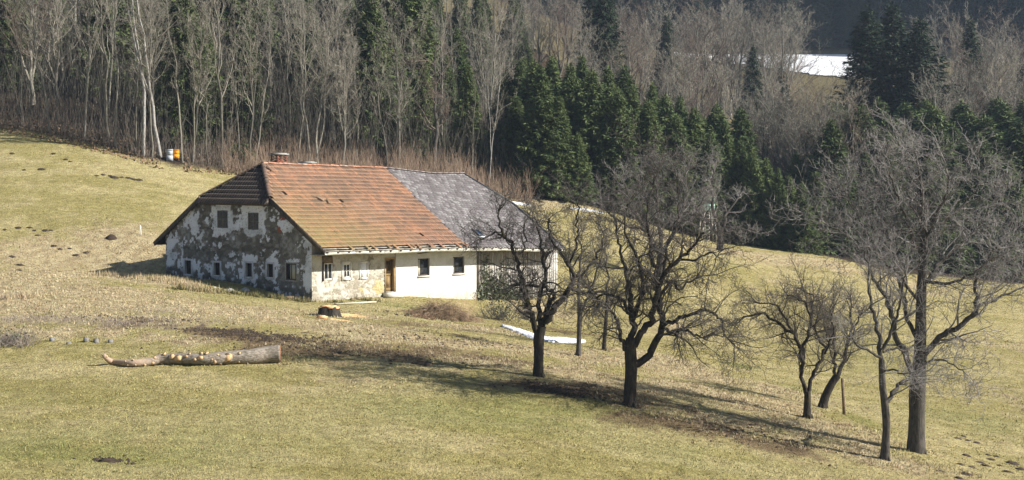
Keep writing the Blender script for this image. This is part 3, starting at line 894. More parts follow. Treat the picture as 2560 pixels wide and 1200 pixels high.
# ------------------------------------------------------------------ roof
def tile_mat(name, ramp, moss=True, per_obj=False, dirt=.7, edge=None):
    k = NT(name, .88, .15)
    if per_obj: c = k.ramp(k.rand(), ramp)
    else:
        sx = k.n('ShaderNodeSeparateColor'); k.l(k.attr(), sx.inputs[0])
        c = k.ramp(sx.outputs[0], ramp)
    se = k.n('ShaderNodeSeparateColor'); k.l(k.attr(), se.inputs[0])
    f = k.noise(5, 7, .75)
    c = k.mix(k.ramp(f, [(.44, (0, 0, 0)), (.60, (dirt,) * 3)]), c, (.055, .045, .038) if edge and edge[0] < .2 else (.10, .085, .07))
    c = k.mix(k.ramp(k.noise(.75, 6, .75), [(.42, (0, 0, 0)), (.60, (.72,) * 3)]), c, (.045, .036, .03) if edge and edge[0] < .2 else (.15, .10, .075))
    if moss:                               # lichen grows thicker towards the near verge
        g = k.n('ShaderNodeVectorMath'); g.operation = 'DOT_PRODUCT'
        g.inputs[1].default_value = tuple(f3)
        k.l(k.co(), g.inputs[0])
        mr = k.n('ShaderNodeMapRange')
        base = float(np.dot(A, f3))
        mr.inputs[1].default_value = base + 9.0; mr.inputs[2].default_value = base - 1.0
        k.l(g.outputs['Value'], mr.inputs[0])
        n2 = k.noise(.8, 6, .7)
        mm = k.n('ShaderNodeMath'); mm.operation = 'MULTIPLY'
        k.l(mr.outputs[0], mm.inputs[0])
        k.l(k.ramp(n2, [(.28, (0, 0, 0)), (.52, (1, 1, 1))]), mm.inputs[1])
        sz = k.n('ShaderNodeSeparateXYZ'); k.l(k.co(), sz.inputs[0])
        mz = k.n('ShaderNodeMapRange'); mz.inputs[1].default_value = 7.2; mz.inputs[2].default_value = 3.6
        k.l(sz.outputs[2], mz.inputs[0])
        mq = k.n('ShaderNodeMath'); mq.operation = 'MULTIPLY'
        k.l(mm.outputs[0], mq.inputs[0]); k.l(mz.outputs[0], mq.inputs[1]); mm = mq
        m3 = k.n('ShaderNodeMath'); m3.operation = 'MULTIPLY'; m3.inputs[1].default_value = .9
        k.l(mm.outputs[0], m3.inputs[0])
        c = k.mix(m3.outputs[0], c, (.215, .20, .065))
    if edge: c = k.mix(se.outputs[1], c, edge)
    k.color(c)
    k.bump(f, .015)
    return k.m
TR = [(0, (.11, .075, .058)), (.22, (.19, .105, .07)), (.5, (.32, .155, .09)), (.8, (.43, .205, .115)), (1, (.25, .17, .13))]
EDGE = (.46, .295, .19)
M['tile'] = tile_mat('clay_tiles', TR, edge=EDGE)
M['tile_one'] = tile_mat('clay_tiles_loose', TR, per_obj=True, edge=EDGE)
M['tile_old'] = tile_mat('shade_dark_tiles', [(0, (.022, .018, .015)), (.5, (.04, .03, .024)), (1, (.075, .048, .036))], moss=False, edge=(.085, .07, .058), dirt=.3)  # same dirty clay, with the shade of the half hip put into the colour
M['tile_ridge'] = tile_mat('ridge_clay', [(0, (.42, .20, .12)), (.6, (.55, .27, .16)), (1, (.55, .42, .34))], per_obj=True, moss=False, dirt=.7)

PX = np.array([(0, .0), (.07, .03), (.17, .042), (.27, .03), (.36, .004), (.66, .012), (.70, .024), (.76, .012), (1.0, .002)])
def tile_template(w, l, lift=.06, prof=PX, scale=1.0):
    n = len(prof)
    V = []
    for y, dz in ((.05, lift * .97), (l, 0.006)):
        for x, z in prof: V.append((x * w, y, z * scale + dz))
    for x, z in prof: V.append((x * w, 0, z * scale + lift))
    for x, z in prof: V.append((x * w, .012, .0))
    V = np.array(V)
    i = np.arange(n - 1)
    Q = np.concatenate([np.stack([i, i + 1, n + i + 1, n + i], -1), np.stack([2 * n + i, 2 * n + i + 1, i + 1, i], -1), np.stack([3 * n + i, 3 * n + i + 1, 2 * n + i + 1, 2 * n + i], -1)])
    return V, Q
def axes_on(surf, u, v, du=.05, dv=.01):
    P = surf(u, v)
    X = nrm(surf(u + du, v) - surf(u - du, v))
    Y = surf(u, v + dv) - surf(u, v - dv)
    Y = nrm(Y - X * (Y * X).sum(-1, keepdims=True))
    return P, X, Y, nrm(np.cross(X, Y))
def stamp(T, Q, P, X, Y, Z, jit=0.0):
    N = len(P)
    ang = (rng.random(N) - .5) * jit
    X2 = X * np.cos(ang)[:, None] + Y * np.sin(ang)[:, None]; Y2 = np.cross(Z, X2)
    V = P[:, None] + T[None, :, :1] * X2[:, None] + T[None, :, 1:2] * Y2[:, None] + T[None, :, 2:] * Z[:, None]
    Fq = (Q[None] + np.arange(N)[:, None, None] * len(T)).reshape(-1, Q.shape[1])
    return V.reshape(-1, 3), Fq
def as_matrix(P, X, Y, Z, parent):
    m = Matrix(((X[0], Y[0], Z[0], 0), (X[1], Y[1], Z[1], 0), (X[2], Y[2], Z[2], 0), (0, 0, 0, 1)))
    d = np.asarray(P) - wloc(parent)
    m.translation = Vector(d)
    return m

# deck under the tiles: front, back and hips, one slab
def deck(name, grid, th, mat):
    r, c, _ = grid.shape
    V = grid.reshape(-1, 3)
    V = np.concatenate([V, V - UZ * th])
    Q = grid_faces(r, c); n = r * c
    border = [(i, i + 1) for i in range(c - 1)] + [((r - 1) * c + i + 1, (r - 1) * c + i) for i in range(c - 1)] + [((i + 1) * c, i * c) for i in range(r - 1)] + [(i * c + c - 1, (i + 1) * c + c - 1) for i in range(r - 1)]
    B = np.array([(a, b, b + n, a + n) for a, b in border])
    return add(name, V, [Q, Q[:, ::-1] + n, B], mat, house)
def slope_grid(surf, nu=40, nv=20, vmin=0.0):
    v = np.linspace(vmin, 1, nv)[:, None]
    k = np.clip((v - VH) / TH_, 0, 1)
    a = k * (S1 + .16); b = UT - k * S2
    u = a + (b - a) * np.linspace(0, 1, nu)[None]
    return surf(u, np.broadcast_to(v, u.shape))
deck('front_roof_deck', slope_grid(front, vmin=.028) - UZ * .05, .10, M['wood_dark'])
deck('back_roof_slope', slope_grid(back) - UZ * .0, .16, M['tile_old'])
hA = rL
def hip(u, v):                            # left half hip: u 0..1 from right corner to left corner along its eave, v 0..1 to the apex
    u, v = np.broadcast_arrays(np.asarray(u, float), np.asarray(v, float))
    lo = hR * (1 - u[..., None]) + hL * u[..., None]
    return lo * (1 - v[..., None]) + hA * v[..., None]
def tri_slab(a, b, c, th):
    V = np.array([a, b, c, a - UZ * th, b - UZ * th, c - UZ * th])
    return V, [np.array([[0, 1, 2], [5, 4, 3]]), np.array([[0, 3, 4, 1], [1, 4, 5, 2], [2, 5, 3, 0]])]
ext = (hR + hL) / 2 - hA
exn = nrm(np.array([*(-f3)[:2], 0])) * .22 - UZ * .12
V, Fs = tri_slab(hR + exn * .6 - UZ * .03, hL + exn * .6 - UZ * .03, hA - UZ * .03, .1)
add('hip_deck', V, Fs, M['wood_dark'], house)
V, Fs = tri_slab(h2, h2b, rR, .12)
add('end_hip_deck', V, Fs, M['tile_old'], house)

# tiles on the near part of the front slope
NROW = 22
slope_len = float(np.linalg.norm(R_(6.0) - E_(6.0)))
UTILE = uM + .02                          # tiled as far as this along the eave
def seam(v): return UTILE + (UR + .16 - UTILE) * v  # slightly oblique seam with the grey roofing
pitch_w = .232
PT, TI = [], []
for r_ in range(1, NROW):
    v0 = r_ / NROW
    us_ = np.arange(.03, max(UTILE, UR) + .4, pitch_w)
    for u_ in us_:
        if not in_front(u_ + .08, v0 + .02): continue
        if u_ > seam(v0) - pitch_w * .6: continue
        PT.append((u_, v0, r_))
PT = np.array(PT)
patch = fbm(PT[:, 0] * .9, PT[:, 1] * 9, 301, 3)
tint = np.clip(.5 + (patch - .5) * 1.3 + (rng.random(len(PT)) - .5) * .9 - .06, 0, 1)
Pp, Xx, Yy, Zz = axes_on(front, PT[:, 0], PT[:, 1])
Pp = Pp + Zz * ((rng.random(len(Pp)) - .5) * .018)[:, None]
LT = slope_len / NROW * 1.12
T0, Q0 = tile_template(pitch_w * 1.02, LT)
def edge_col(t, n=len(PX), w=.48):         # R: tint of the tile, G: paler lower edge
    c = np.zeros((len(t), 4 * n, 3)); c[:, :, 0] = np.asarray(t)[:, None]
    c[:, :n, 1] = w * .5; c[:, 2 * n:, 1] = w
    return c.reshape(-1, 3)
gone = rng.random(len(PT)) < .006
near_rows = (PT[:, 2] <= 5) & ~gone
idx = np.nonzero(near_rows)[0][:290]
rest = np.setdiff1d(np.nonzero(~gone)[0], idx)
V, Fq = stamp(T0, Q0, Pp[rest], Xx[rest], Yy[rest], Zz[rest], .06)
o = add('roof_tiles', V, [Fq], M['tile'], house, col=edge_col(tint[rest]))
tag(o, 'rows of weathered orange clay tiles', kind='stuff')
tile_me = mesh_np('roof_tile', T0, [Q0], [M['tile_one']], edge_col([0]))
for i in idx:
    o = obj('roof_tile', tile_me, house)
    o.matrix_local = as_matrix(Pp[i], Xx[i], Yy[i], Zz[i], house) @ Matrix.Rotation((random.random() - .5) * .06, 4, 'Z')
# loose last row: most are gone, a few have slid down over the gutter
for px_ in (878, 921, 937, 974, 990, 1027, 1036, 1045, 1078, 1084, 1106, 1147, 1164, 1170):
    u_ = np.dot(on_plane(px_, 624, eR, nF) - A, f3) + .16 + random.uniform(-.05, .05)
    P_, X_, Y_, Z_ = [a[0] for a in axes_on(front, np.array([u_]), np.array([.004 + random.random() * .01]))]
    o = obj('loose_roof_tile', tile_me, house)
    o.matrix_local = as_matrix(P_ - Y_ * random.uniform(.0, .12) + Z_ * .02, X_, Y_, Z_, house) @ Matrix.Rotation(random.uniform(-.25, .25), 4, 'Z')
# slipped tile and hole in the middle of the slope
for (u_, v_, a_) in ((3.9, .56, .5), (4.15, .535, -.4), (2.2, .9, .3)):
    P_, X_, Y_, Z_ = [a[0] for a in axes_on(front, np.array([u_]), np.array([v_]))]
    o = obj('slipped_roof_tile', tile_me, house)
    o.matrix_local = as_matrix(P_ + Z_ * .07, X_, Y_, Z_, house) @ Matrix.Rotation(a_, 4, 'Z') @ Matrix.Rotation(.12, 4, 'X')
# hip tiles
HT = []
hw_ = float(np.linalg.norm(hL - hR)); hl_ = float(np.linalg.norm((hL + hR) / 2 - hA))
nr = 8
for r_ in range(nr):
    v0 = r_ / nr
    wrow = hw_ * (1 - v0)
    nn = int(wrow / pitch_w)
    for q_ in range(nn): HT.append(((q_ + .02) / max(nn, 1), v0))
HT = np.array(HT)
Pp, Xx, Yy, Zz = axes_on(hip, HT[:, 0], HT[:, 1], .004, .01)
Pp = Pp - Yy * .10
flip = (Zz[:, 2] < 0)
Zz = np.where(flip[:, None], -Zz, Zz)
Th, Qh = tile_template(pitch_w * 1.0, hl_ / nr * 1.12, lift=.05)
V, Fq = stamp(Th, Qh, Pp, Xx, Yy, Zz, .06)
# trim against the two hips
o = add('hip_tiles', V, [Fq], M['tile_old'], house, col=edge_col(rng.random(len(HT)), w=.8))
tag(o, 'dirty tiles of the half hip, coloured dark for its shade', kind='stuff')
# ridge and hip caps
def cap_mesh(l, r):
    n, V = 7, []
    for y, rr in ((0, r * 1.12), (l * .3, r), (l, r * .92)):
        for i in range(n):
            a = math.pi * (i / (n - 1)) * .9 + .05 * math.pi
            V.append((math.cos(a) * rr, y, math.sin(a) * rr * .8))
    V = np.array(V)
    Q = np.concatenate([grid_faces(3, n)])
    return mesh_np('ridge_tile', V, [Q], [M['tile_ridge']], smooth=True)
cm = cap_mesh(.46, .15)
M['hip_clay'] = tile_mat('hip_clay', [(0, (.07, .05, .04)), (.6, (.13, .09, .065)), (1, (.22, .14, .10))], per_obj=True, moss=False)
cm_hip = cm.copy(); cm_hip.materials.clear(); cm_hip.materials.append(M['hip_clay'])
def caps(P0, P1, n, name, curve=None):
    for i in range(n):
        t = i / n
        p = curve(t) if curve else P0 + (P1 - P0) * t
        p2 = curve(min(1, t + 1 / n)) if curve else P0 + (P1 - P0) * (t + 1 / n)
        Y_ = nrm(p2 - p); X_ = nrm(np.cross(Y_, UZ)); Z_ = np.cross(X_, Y_)
        o = obj(name, cm if curve else cm_hip, house)
        o.matrix_local = as_matrix(p + UZ * (.0 + random.uniform(-.01, .015)), X_, Y_, Z_, house) @ Matrix.Diagonal((1, np.linalg.norm(p2 - p) / .42, 1, 1))
caps(None, None, 27, 'ridge_tile', lambda t: R_(np.array(S1 + .1 + t * (UR + .05 - S1)))) 
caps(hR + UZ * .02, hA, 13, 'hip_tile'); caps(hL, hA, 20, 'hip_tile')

# grey roofing on the far part
M['slate'] = None
k = NT('grey_shingles', .8, .2)
sx = k.n('ShaderNodeSeparateColor'); k.l(k.attr(), sx.inputs[0])
c = k.ramp(sx.outputs[0], [(0, (.05, .044, .045)), (.5, (.088, .079, .081)), (.85, (.135, .125, .127)), (1, (.23, .222, .222))])
c = k.mix(k.ramp(k.noise(.5, 6, .7), [(.45, (0, 0, 0)), (.65, (.15,) * 3)]), c, (.19, .175, .178))
c = k.mix(k.ramp(k.noise(6, 5, .7), [(.5, (0, 0, 0)), (.68, (.5,) * 3)]), c, (.05, .043, .045))
k.color(c); M['slate'] = k.m
NS, sw = 34, .30
SP = []
for r_ in range(NS):
    v0 = r_ / NS
    for u_ in np.arange(seam(v0) - .1 + (.5 * sw if r_ % 2 else 0), UT - .02, sw):
        if in_front(u_ + .1, v0 + .015): SP.append((u_, v0))
SP = np.array(SP)
Pp, Xx, Yy, Zz = axes_on(front, SP[:, 0], SP[:, 1])
Pp = Pp + Zz * (.012 + .012 * rng.random(len(SP)))[:, None]
sl_l = slope_len / NS
Ts = np.array([(0, .10, .03), (.10, 0, .034), (.20, 0, .034), (sw, .10, .03), (sw, sl_l * 1.5, .0), (0, sl_l * 1.5, .0), (0, .10, 0), (.10, 0, 0), (.20, 0, 0), (sw, .10, 0)])
Vs, F1 = stamp(Ts, np.array([[0, 1, 2, 3, 4, 5]]), Pp, Xx, Yy, Zz, .05)
F2 = (np.array([[6, 7, 1, 0], [7, 8, 2, 1], [8, 9, 3, 2]])[None] + np.arange(len(SP))[:, None, None] * 10).reshape(-1, 4)
ts = np.clip(.25 + .55 * rng.random(len(SP)) + .18 * (fbm(SP[:, 0] * .7, SP[:, 1] * 8, 401) - .5), 0, 1)
cs = np.repeat(ts[:, None] * np.ones(3), 10, 0).reshape(-1, 10, 3)
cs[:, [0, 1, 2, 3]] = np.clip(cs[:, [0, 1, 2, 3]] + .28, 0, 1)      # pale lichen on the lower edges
tag(add('grey_shingles', Vs, [F1, F2], M['slate'], house, col=cs.reshape(-1, 3)), 'weathered grey shingles', kind='stuff')
# ridge strip of grey roof, verge boards
RS = MB()
t_ = np.linspace(UR + .25, UT - S2 + .05, 14)
pr_ = R_(t_)
for i in range(13): RS.bar(pr_[i] + UZ * .06, pr_[i + 1] + UZ * .06, .34, .05)
RS.build('ridge_cap', speckled('faded_ridge_cap', (.20, .165, .155), (.32, .29, .28), 2), house)
M['metal_dark'] = NT('dark_sheet_metal', .45, .5).color((.05, .055, .065)).m
VB = MB()
VB.bar(rR + UZ * .06, h2 + UZ * .07, .16, .10).bar(h2 + UZ * .04, eF + UZ * .05, .16, .12)
VB.build('verge_flashing', M['metal_dark'], house)
# barge boards on the gable
up_r = nrm(np.cross(hR - eR, f3))
off_ = -f3 * .02
for a_, b_ in ((eR, hR), (eL, hL)):
    MB().bar(a_ + off_ - UZ * .10, b_ + off_ - UZ * .10, .05, .27, up=UZ).build('barge_board', M['wood_dark'], house)
MB().bar(hR + exn * .75 - UZ * .16, hL + exn * .75 - UZ * .16, .06, .24, up=UZ).build('hip_fascia', speckled('grey_fascia', (.10, .09, .08), (.2, .18, .16), 8), house)
MB().bar(hR - f3 * -.1 - UZ * .34, hL - f3 * -.1 - UZ * .34, .22, .2, up=UZ).build('tie_beam', M['wood_dark'], house)
# eaves board, soffit, rafters, laths
LTH = MB()
uu = np.linspace(.05, UT - .05, 22)
for vv in (.006, .03):
    pts = front(uu, np.full(uu.shape, vv))
    for i in range(21): LTH.bar(pts[i] - UZ * .015, pts[i + 1] - UZ * .015, .05, .03)
LTH.build('roof_lath', speckled('pale_lath', (.42, .38, .30), (.62, .58, .5), 9), house)
sp = MB()
for u_ in np.arange(.2, UT - .1, .85):
    a_, b_ = front(np.array(u_), np.array(0.0)), front(np.array(u_), np.array(.26))
    sp.bar(a_ - UZ * .12, b_ - UZ * .14, .12, .14)
sp.build('rafters', M['wood_dark'], house)
sf = MB()
p0 = E_(np.array([.1, UT * .5, UT - .1]))
for i in range(2):
    a_, b_ = p0[i] - UZ * .22 + g3 * .25, p0[i + 1] - UZ * .22 + g3 * .25
    sf.raw(frame_box(a_, b_ - a_, g3 * 1.1, UZ * .02), [BOXF])
sf.build('soffit', speckled('soffit_boards', (.20, .18, .15), (.36, .33, .28), 6), house)
# gutter: half pipe, slightly uneven
M['gutter'] = speckled('faded_white_gutter', (.36, .36, .29), (.60, .59, .55), 3, rough=.6)
gu = np.linspace(.02, UT - .1, 40)
gp = E_(gu) - g3 * .07 - UZ * .13
gp[:, 2] += .02 * np.sin(gu * .9) - .015 * (gu > 11) + .02 * (gu > 15)
n = 7
an = np.linspace(math.pi, 2 * math.pi, n)
Vg = gp[:, None] + g3 * (np.cos(an) * .085)[None, :, None] + UZ * (np.sin(an) * .085)[None, :, None]
Vi = gp[:, None] + g3 * (np.cos(an) * .075)[None, :, None] + UZ * (np.sin(an) * .075 + .004)[None, :, None]
add('gutter', np.concatenate([Vg.reshape(-1, 3), Vi.reshape(-1, 3)]), [grid_faces(40, n), grid_faces(40, n)[:, ::-1] + 40 * n], M['gutter'], house, smooth=True)
fb_ = MB()
pe = E_(np.linspace(.05, UT - .1, 20)) + g3 * .05 - UZ * .12
for i in range(19): fb_.bar(pe[i], pe[i + 1], .025, .13)
fb_.build('eaves_board', speckled('eaves_board_paint', (.36, .34, .28), (.6, .58, .5), 5), house)
# fallen boards hanging under the gutter
pa = on_plane(1046, 634, eR + g3 * .2, nF); pb = on_plane(1078, 629, eR + g3 * .6, nF)
MB().bar(pa, pb, .2, .03).build('hanging_board', M['wood_dark'], house)
pa = on_plane(794, 640, eR, nF); pb = on_plane(850, 631, eR + g3 * .3, nF)
MB().bar(pa, pb, .10, .03).build('hanging_board', M['wood_dark'], house)

# chimneys
M['brick'] = speckled('old_brick', (.09, .035, .025), (.26, .10, .065), 9, bump=.01)
def chimney(pc, w, d, z0, z1, label, openings=True):
    stk = MB()
    bl, bh = .24, .075
    z, row = z0, 0
    while z < z1 - .01:
        opening = openings and z1 - .40 < z < z1 - .08
        for side in range(4):
            dv, ov = (f3, -g3) if side == 0 else (g3, f3) if side == 1 else (-f3, g3) if side == 2 else (-g3, -f3)
            ln = w if side % 2 == 0 else d
            th = d if side % 2 == 0 else w
            o_ = pc - dv * ln / 2 + ov * (th / 2 - .11)
            s_ = -(bl / 2) * (row % 2)
            while s_ < ln - .02:
                a_, b_ = max(s_, 0), min(s_ + bl, ln)
                midp = (a_ + b_) / 2 / ln
                if not (opening and (.18 < midp < .42 or .58 < midp < .82)) and b_ - a_ > .03:
                    stk.box(o_ * [1, 1, 0] + dv * (a_ + .006) + ov * random.uniform(0, .012) + UZ * z, dv * (b_ - a_ - .012), ov * .11, UZ * (bh - .012))
                s_ += bl
        z += bh; row += 1
    c = stk.build('chimney', M['brick'], house)
    c['label'] = label
    MB().box(pc * [1, 1, 0] - f3 * (w / 2 - .03) - g3 * (d / 2 - .03) + UZ * z0, f3 * (w - .06), g3 * (d - .06), UZ * (z1 - z0 - .42 if openings else z1 - z0)).build('chimney_core', speckled('soot_mortar', (.05, .045, .04), (.16, .14, .12), 8), c)
    MB().box(pc * [1, 1, 0] - f3 * (w / 2 + .1) - g3 * (d / 2 + .1) + UZ * z1, f3 * (w + .2), g3 * (d + .2), UZ * .07).box(pc * [1, 1, 0] - f3 * w / 2 - g3 * d / 2 + UZ * (z1 + .07), f3 * w, g3 * d, UZ * .04).build('chimney_cap', speckled('concrete_slab', (.20, .20, .19), (.36, .36, .34), 7), c)
pc = R_(np.array(solve_len(f3, 717, np.array([*mid[:2], rL[2]])) + .16)) + g3 * .75
zc = z_for(pc, 387)
chimney(pc, .8, .62, rL[2] - 1.3, zc, 'tall brick chimney with open sides and a slab on top')
pc2 = R_(np.array(solve_len(f3, 803, np.array([*mid[:2], rL[2]])) + .16)) + g3 * 1.3
chimney(pc2, .72, .6, rL[2] - 2, z_for(pc2, 408), 'low brick chimney showing just above the ridge', False)
# roof window on the grey part
uu_, vv_ = np.meshgrid(np.linspace(UTILE, UT, 120), np.linspace(.02, .4, 60))
pp_ = front(uu_, vv_).reshape(-1, 3)
bi = int(np.argmin([math.hypot(proj(p)[0] - 1197, proj(p)[1] - 592) for p in pp_]))
us_, vs_ = uu_.ravel()[bi], vv_.ravel()[bi]
P_, X_, Y_, Z_ = [a[0] for a in axes_on(front, np.array([us_]), np.array([vs_]))]
fr = MB()
w_, l_ = .5, .72
fr.box(P_ + Z_ * .03, X_ * .05, Y_ * l_, Z_ * .12).box(P_ + Z_ * .03 + X_ * (w_ - .05), X_ * .05, Y_ * l_, Z_ * .12).box(P_ + Z_ * .031 + X_ * .05, X_ * (w_ - .1), Y_ * .05, Z_ * .115).box(P_ + Z_ * .031 + X_ * .05 + Y_ * (l_ - .05), X_ * (w_ - .1), Y_ * .05, Z_ * .115)
rw = fr.build('roof_window', M['metal_dark'], house)
MB().box(P_ + X_ * .05 + Y_ * .05 + Z_ * .1, X_ * (w_ - .1), Y_ * (l_ - .1), Z_ * .012).build('pane', NT('sky_glass', .05, .8).color((.02, .04, .09)).m, rw)
MB().box(P_ + Z_ * .025 - Y_ * .1 - X_ * .05, X_ * (w_ + .1), Y_ * .1, Z_ * .03).build('apron_flashing', speckled('lead', (.5, .52, .55), (.7, .72, .75), 9), rw)
# ------------------------------------------------------------------ branches
def resample(pts, rad, n):
    pts, rad = np.asarray(pts, float), np.asarray(rad, float)
    d = np.r_[0, np.cumsum(np.linalg.norm(np.diff(pts, axis=0), axis=1))]
    # smooth through the given joints (Catmull-Rom)
    t = np.linspace(0, d[-1], n)
    i = np.clip(np.searchsorted(d, t, 'right') - 1, 0, len(pts) - 2)
    u = ((t - d[i]) / np.maximum(d[i + 1] - d[i], 1e-9))[:, None]
    p0 = pts[np.maximum(i - 1, 0)]; p1 = pts[i]; p2 = pts[i + 1]; p3 = pts[np.minimum(i + 2, len(pts) - 1)]
    P = .5 * (2 * p1 + (p2 - p0) * u + (2 * p0 - 5 * p1 + 4 * p2 - p3) * u ** 2 + (3 * p1 - p0 - 3 * p2 + p3) * u ** 3)
    return P, np.interp(t, d, rad)

def kids(r, P, R, k, t0, t1, ang, lf, rf, npts, up=.1, wander=.2, taper=.35, tdec=.55, abslen=None, grav=0.0, rmin=.004, rmax=9.):
    N, K, _ = P.shape
    L = np.linalg.norm(np.diff(P, axis=1), axis=2).sum(1)
    t = t0 + (t1 - t0) * (np.arange(k)[None] + r.random((N, k))) / k
    x = np.clip(t * (K - 1), 0, K - 1.001); i = x.astype(int); fr = (x - i)[..., None]
    n = np.arange(N)[:, None]
    pos = P[n, i] * (1 - fr) + P[n, i + 1] * fr
    tan = nrm(P[n, i + 1] - P[n, i])
    rr = R[n, i] * (1 - fr[..., 0]) + R[n, i + 1] * fr[..., 0]
    perp = nrm(np.cross(tan, r.normal(size=tan.shape)))
    a = (ang * (.65 + .7 * r.random((N, k))))[..., None]
    d = np.cos(a) * tan + np.sin(a) * perp
    d[..., 2] += up
    d = nrm(d)
    ll = (L[:, None] if abslen is None else abslen) * lf * (1 - tdec * t) * (.55 + .75 * r.random((N, k)))
    pts = [pos]
    for j in range(1, npts):
        d = d + wander * r.normal(size=d.shape)
        d[..., 2] += up * .35 - grav
        d = nrm(d)
        pts.append(pts[-1] + d * (ll / (npts - 1))[..., None])
    pts = np.stack(pts, 2).reshape(N * k, npts, 3)
    r0 = np.clip(rr * rf * (.75 + .35 * r.random((N, k))), rmin, rmax).reshape(-1)
    rad = r0[:, None] * np.linspace(1, taper, npts)[None]
    return pts, rad

def join(parts):
    V, Fq, n = [], [], 0
    for P, R, s in parts:
        v, f = tubes(P, R, s)
        V.append(v); Fq.append(f + n); n += len(v)
    return np.concatenate(V), np.concatenate(Fq)

def bare_variant(seed, h, r0, n1, ang, lf, up, t0, bark, twig, n2=6, n3=6, n4=4, wander=.14, lean=.03, fork=0, tw=.010, sp=1.0):
    r = np.random.default_rng(seed)
    K = 13
    z = np.linspace(0, h, K)
    w = np.cumsum(r.normal(size=(K, 2)) * h * .007, 0); w -= w[0]
    d = r.normal(size=2) * lean
    T = np.c_[w[:, 0] + d[0] * z, w[:, 1] + d[1] * z, z - .25]
    tr = r0 * (1 - np.linspace(0, 1, K)) ** .8 + .012
    tr[0] *= 1.3
    P, R = T[None], tr[None]
    trunk = [(P, R, 7)]
    mains = [(P, R)]
    for _ in range(fork):                  # co-dominant stems
        Pf, Rf = kids(r, P, R, 1, .08, .35, .3, .72, .75, 10, up=.35, wander=.08, taper=.12, tdec=.2)
        trunk.append((Pf, Rf, 6)); mains.append((Pf, Rf))
    crown = []
    for Pm, Rm in mains:
        P1, R1 = kids(r, Pm, Rm, n1, t0, .98, ang, lf, .5, 8, up=up, wander=wander, taper=.2)
        crown.append((P1, R1, 5))
        P2, R2 = kids(r, P1, R1, n2, .15, 1, .75, .5 * sp, .55, 6, up=up * .7, wander=wander * 1.2, rmin=tw * .9)
        crown.append((P2, R2, 3))
        P3, R3 = kids(r, P2, R2, n3, .1, 1, .75, .55, .6, 4, up=up * .6, wander=wander * 1.3, rmin=tw * .75)
        crown.append((P3, R3, 3))
        P4, R4 = kids(r, P3, R3, n4, .1, 1, .7, .6, .7, 3, up=up * .5, wander=wander, rmin=tw * .6)
        crown.append((P4, R4, 3))
    V, Q = join(trunk); mt = mesh_np('trunk', V, [Q], [bark], smooth=True)
    V, Q = join(crown); mc = mesh_np('crown', V, [Q], [twig])
    return mt, mc

def spruce_variant(seed, h, rb, mat, dens=1.0, droop=.22, open_=0.0):
    r = np.random.default_rng(seed)
    P, W_, D = [], [], []
    zz = h * .02
    bP, bR = [], []
    while zz < h * .98:
        f_ = 1 - zz / h
        nb = r.integers(8, 12)
        lob = r.random() * 6.28
        for b in range(nb):
            a = b * 2 * math.pi / nb + r.uniform(-.35, .35)
            L = rb * (f_ ** .95 * .96 + .04) * r.uniform(.66, 1.15) * (1 - open_ * r.random()) * (1 + .12 * math.sin(3 * a + lob + zz))
            ns = max(3, int(L / .10 * dens))
            s_ = np.sqrt(np.linspace(.05, 1, ns))
            dr = np.array([math.cos(a), math.sin(a)])
            x = s_ * L
            z = zz + r.uniform(-.12, .12) + .10 * x - droop * x * x / max(rb, 1) + .10 * (s_ > .85)
            pts = np.c_[dr[0] * x, dr[1] * x, z]
            if len(bP) < 200: bP.append(np.array([[0, 0, zz], pts[len(pts) // 2], pts[-1]])); bR.append([.03 + .01 * L, .018, .006])
            for side in (-1, 1, 0, 2):
                sd = np.array([-dr[1], dr[0]]) * (side if side < 2 else 0)
                m_ = r.random(ns) < (.95 if side else .7)
                q = pts[m_] + r.normal(size=(m_.sum(), 3)) * .06
                if not len(q): continue
                dz = {-1: -.35, 1: -.35, 0: .12, 2: -.95}[side]
                dd = np.c_[np.outer(np.ones(len(q)), dr) * (.75 if side in (-1, 1) else 1.0 if side == 0 else .45) + sd * .75, np.full(len(q), dz)] + r.normal(size=(len(q), 3)) * .28
                P.append(q); D.append(nrm(dd)); W_.append(np.minimum(.36 + .40 * r.random(len(q)), .22 + L * .5) * (1.1 - .35 * s_[m_]))
        zz += .26 / dens * r.uniform(.75, 1.25) * (.75 + .5 * f_)
    P.append(np.tile([[0, 0, h - .3]], (6, 1))); D.append(nrm(np.c_[r.normal(size=(6, 2)) * .3, np.ones(6)])); W_.append(np.full(6, .5))
    P = np.concatenate(P); D = np.concatenate(D); L = np.concatenate(W_)
    side = nrm(np.cross(D, np.array([0, 0, 1.0]) + r.normal(size=D.shape) * .6))
    n_ = np.cross(side, D)
    w = L * .125
    V = np.stack([P, P + D * (L * .42)[:, None] + side * w[:, None] - n_ * (L * .06)[:, None], P + D * L[:, None], P + D * (L * .42)[:, None] - side * w[:, None] - n_ * (L * .06)[:, None]], 1).reshape(-1, 3)
    Q = np.arange(len(P) * 4).reshape(-1, 4)
    mc = mesh_np('crown', V, [Q], [mat])
    tz = np.linspace(-.3, h * .95, 8)
    tp = np.c_[np.zeros(8), np.zeros(8), tz][None]
    v1, q1 = tubes(tp, np.linspace(h * .010 + .03, .02, 8)[None], 7)
    v2, q2 = tubes(np.array(bP), np.array(bR), 3)
    mt = mesh_np('trunk', np.concatenate([v1, v2]), [np.concatenate([q1, q2 + len(v1)])], [M['bark_spruce']], smooth=True)
    return mt, mc

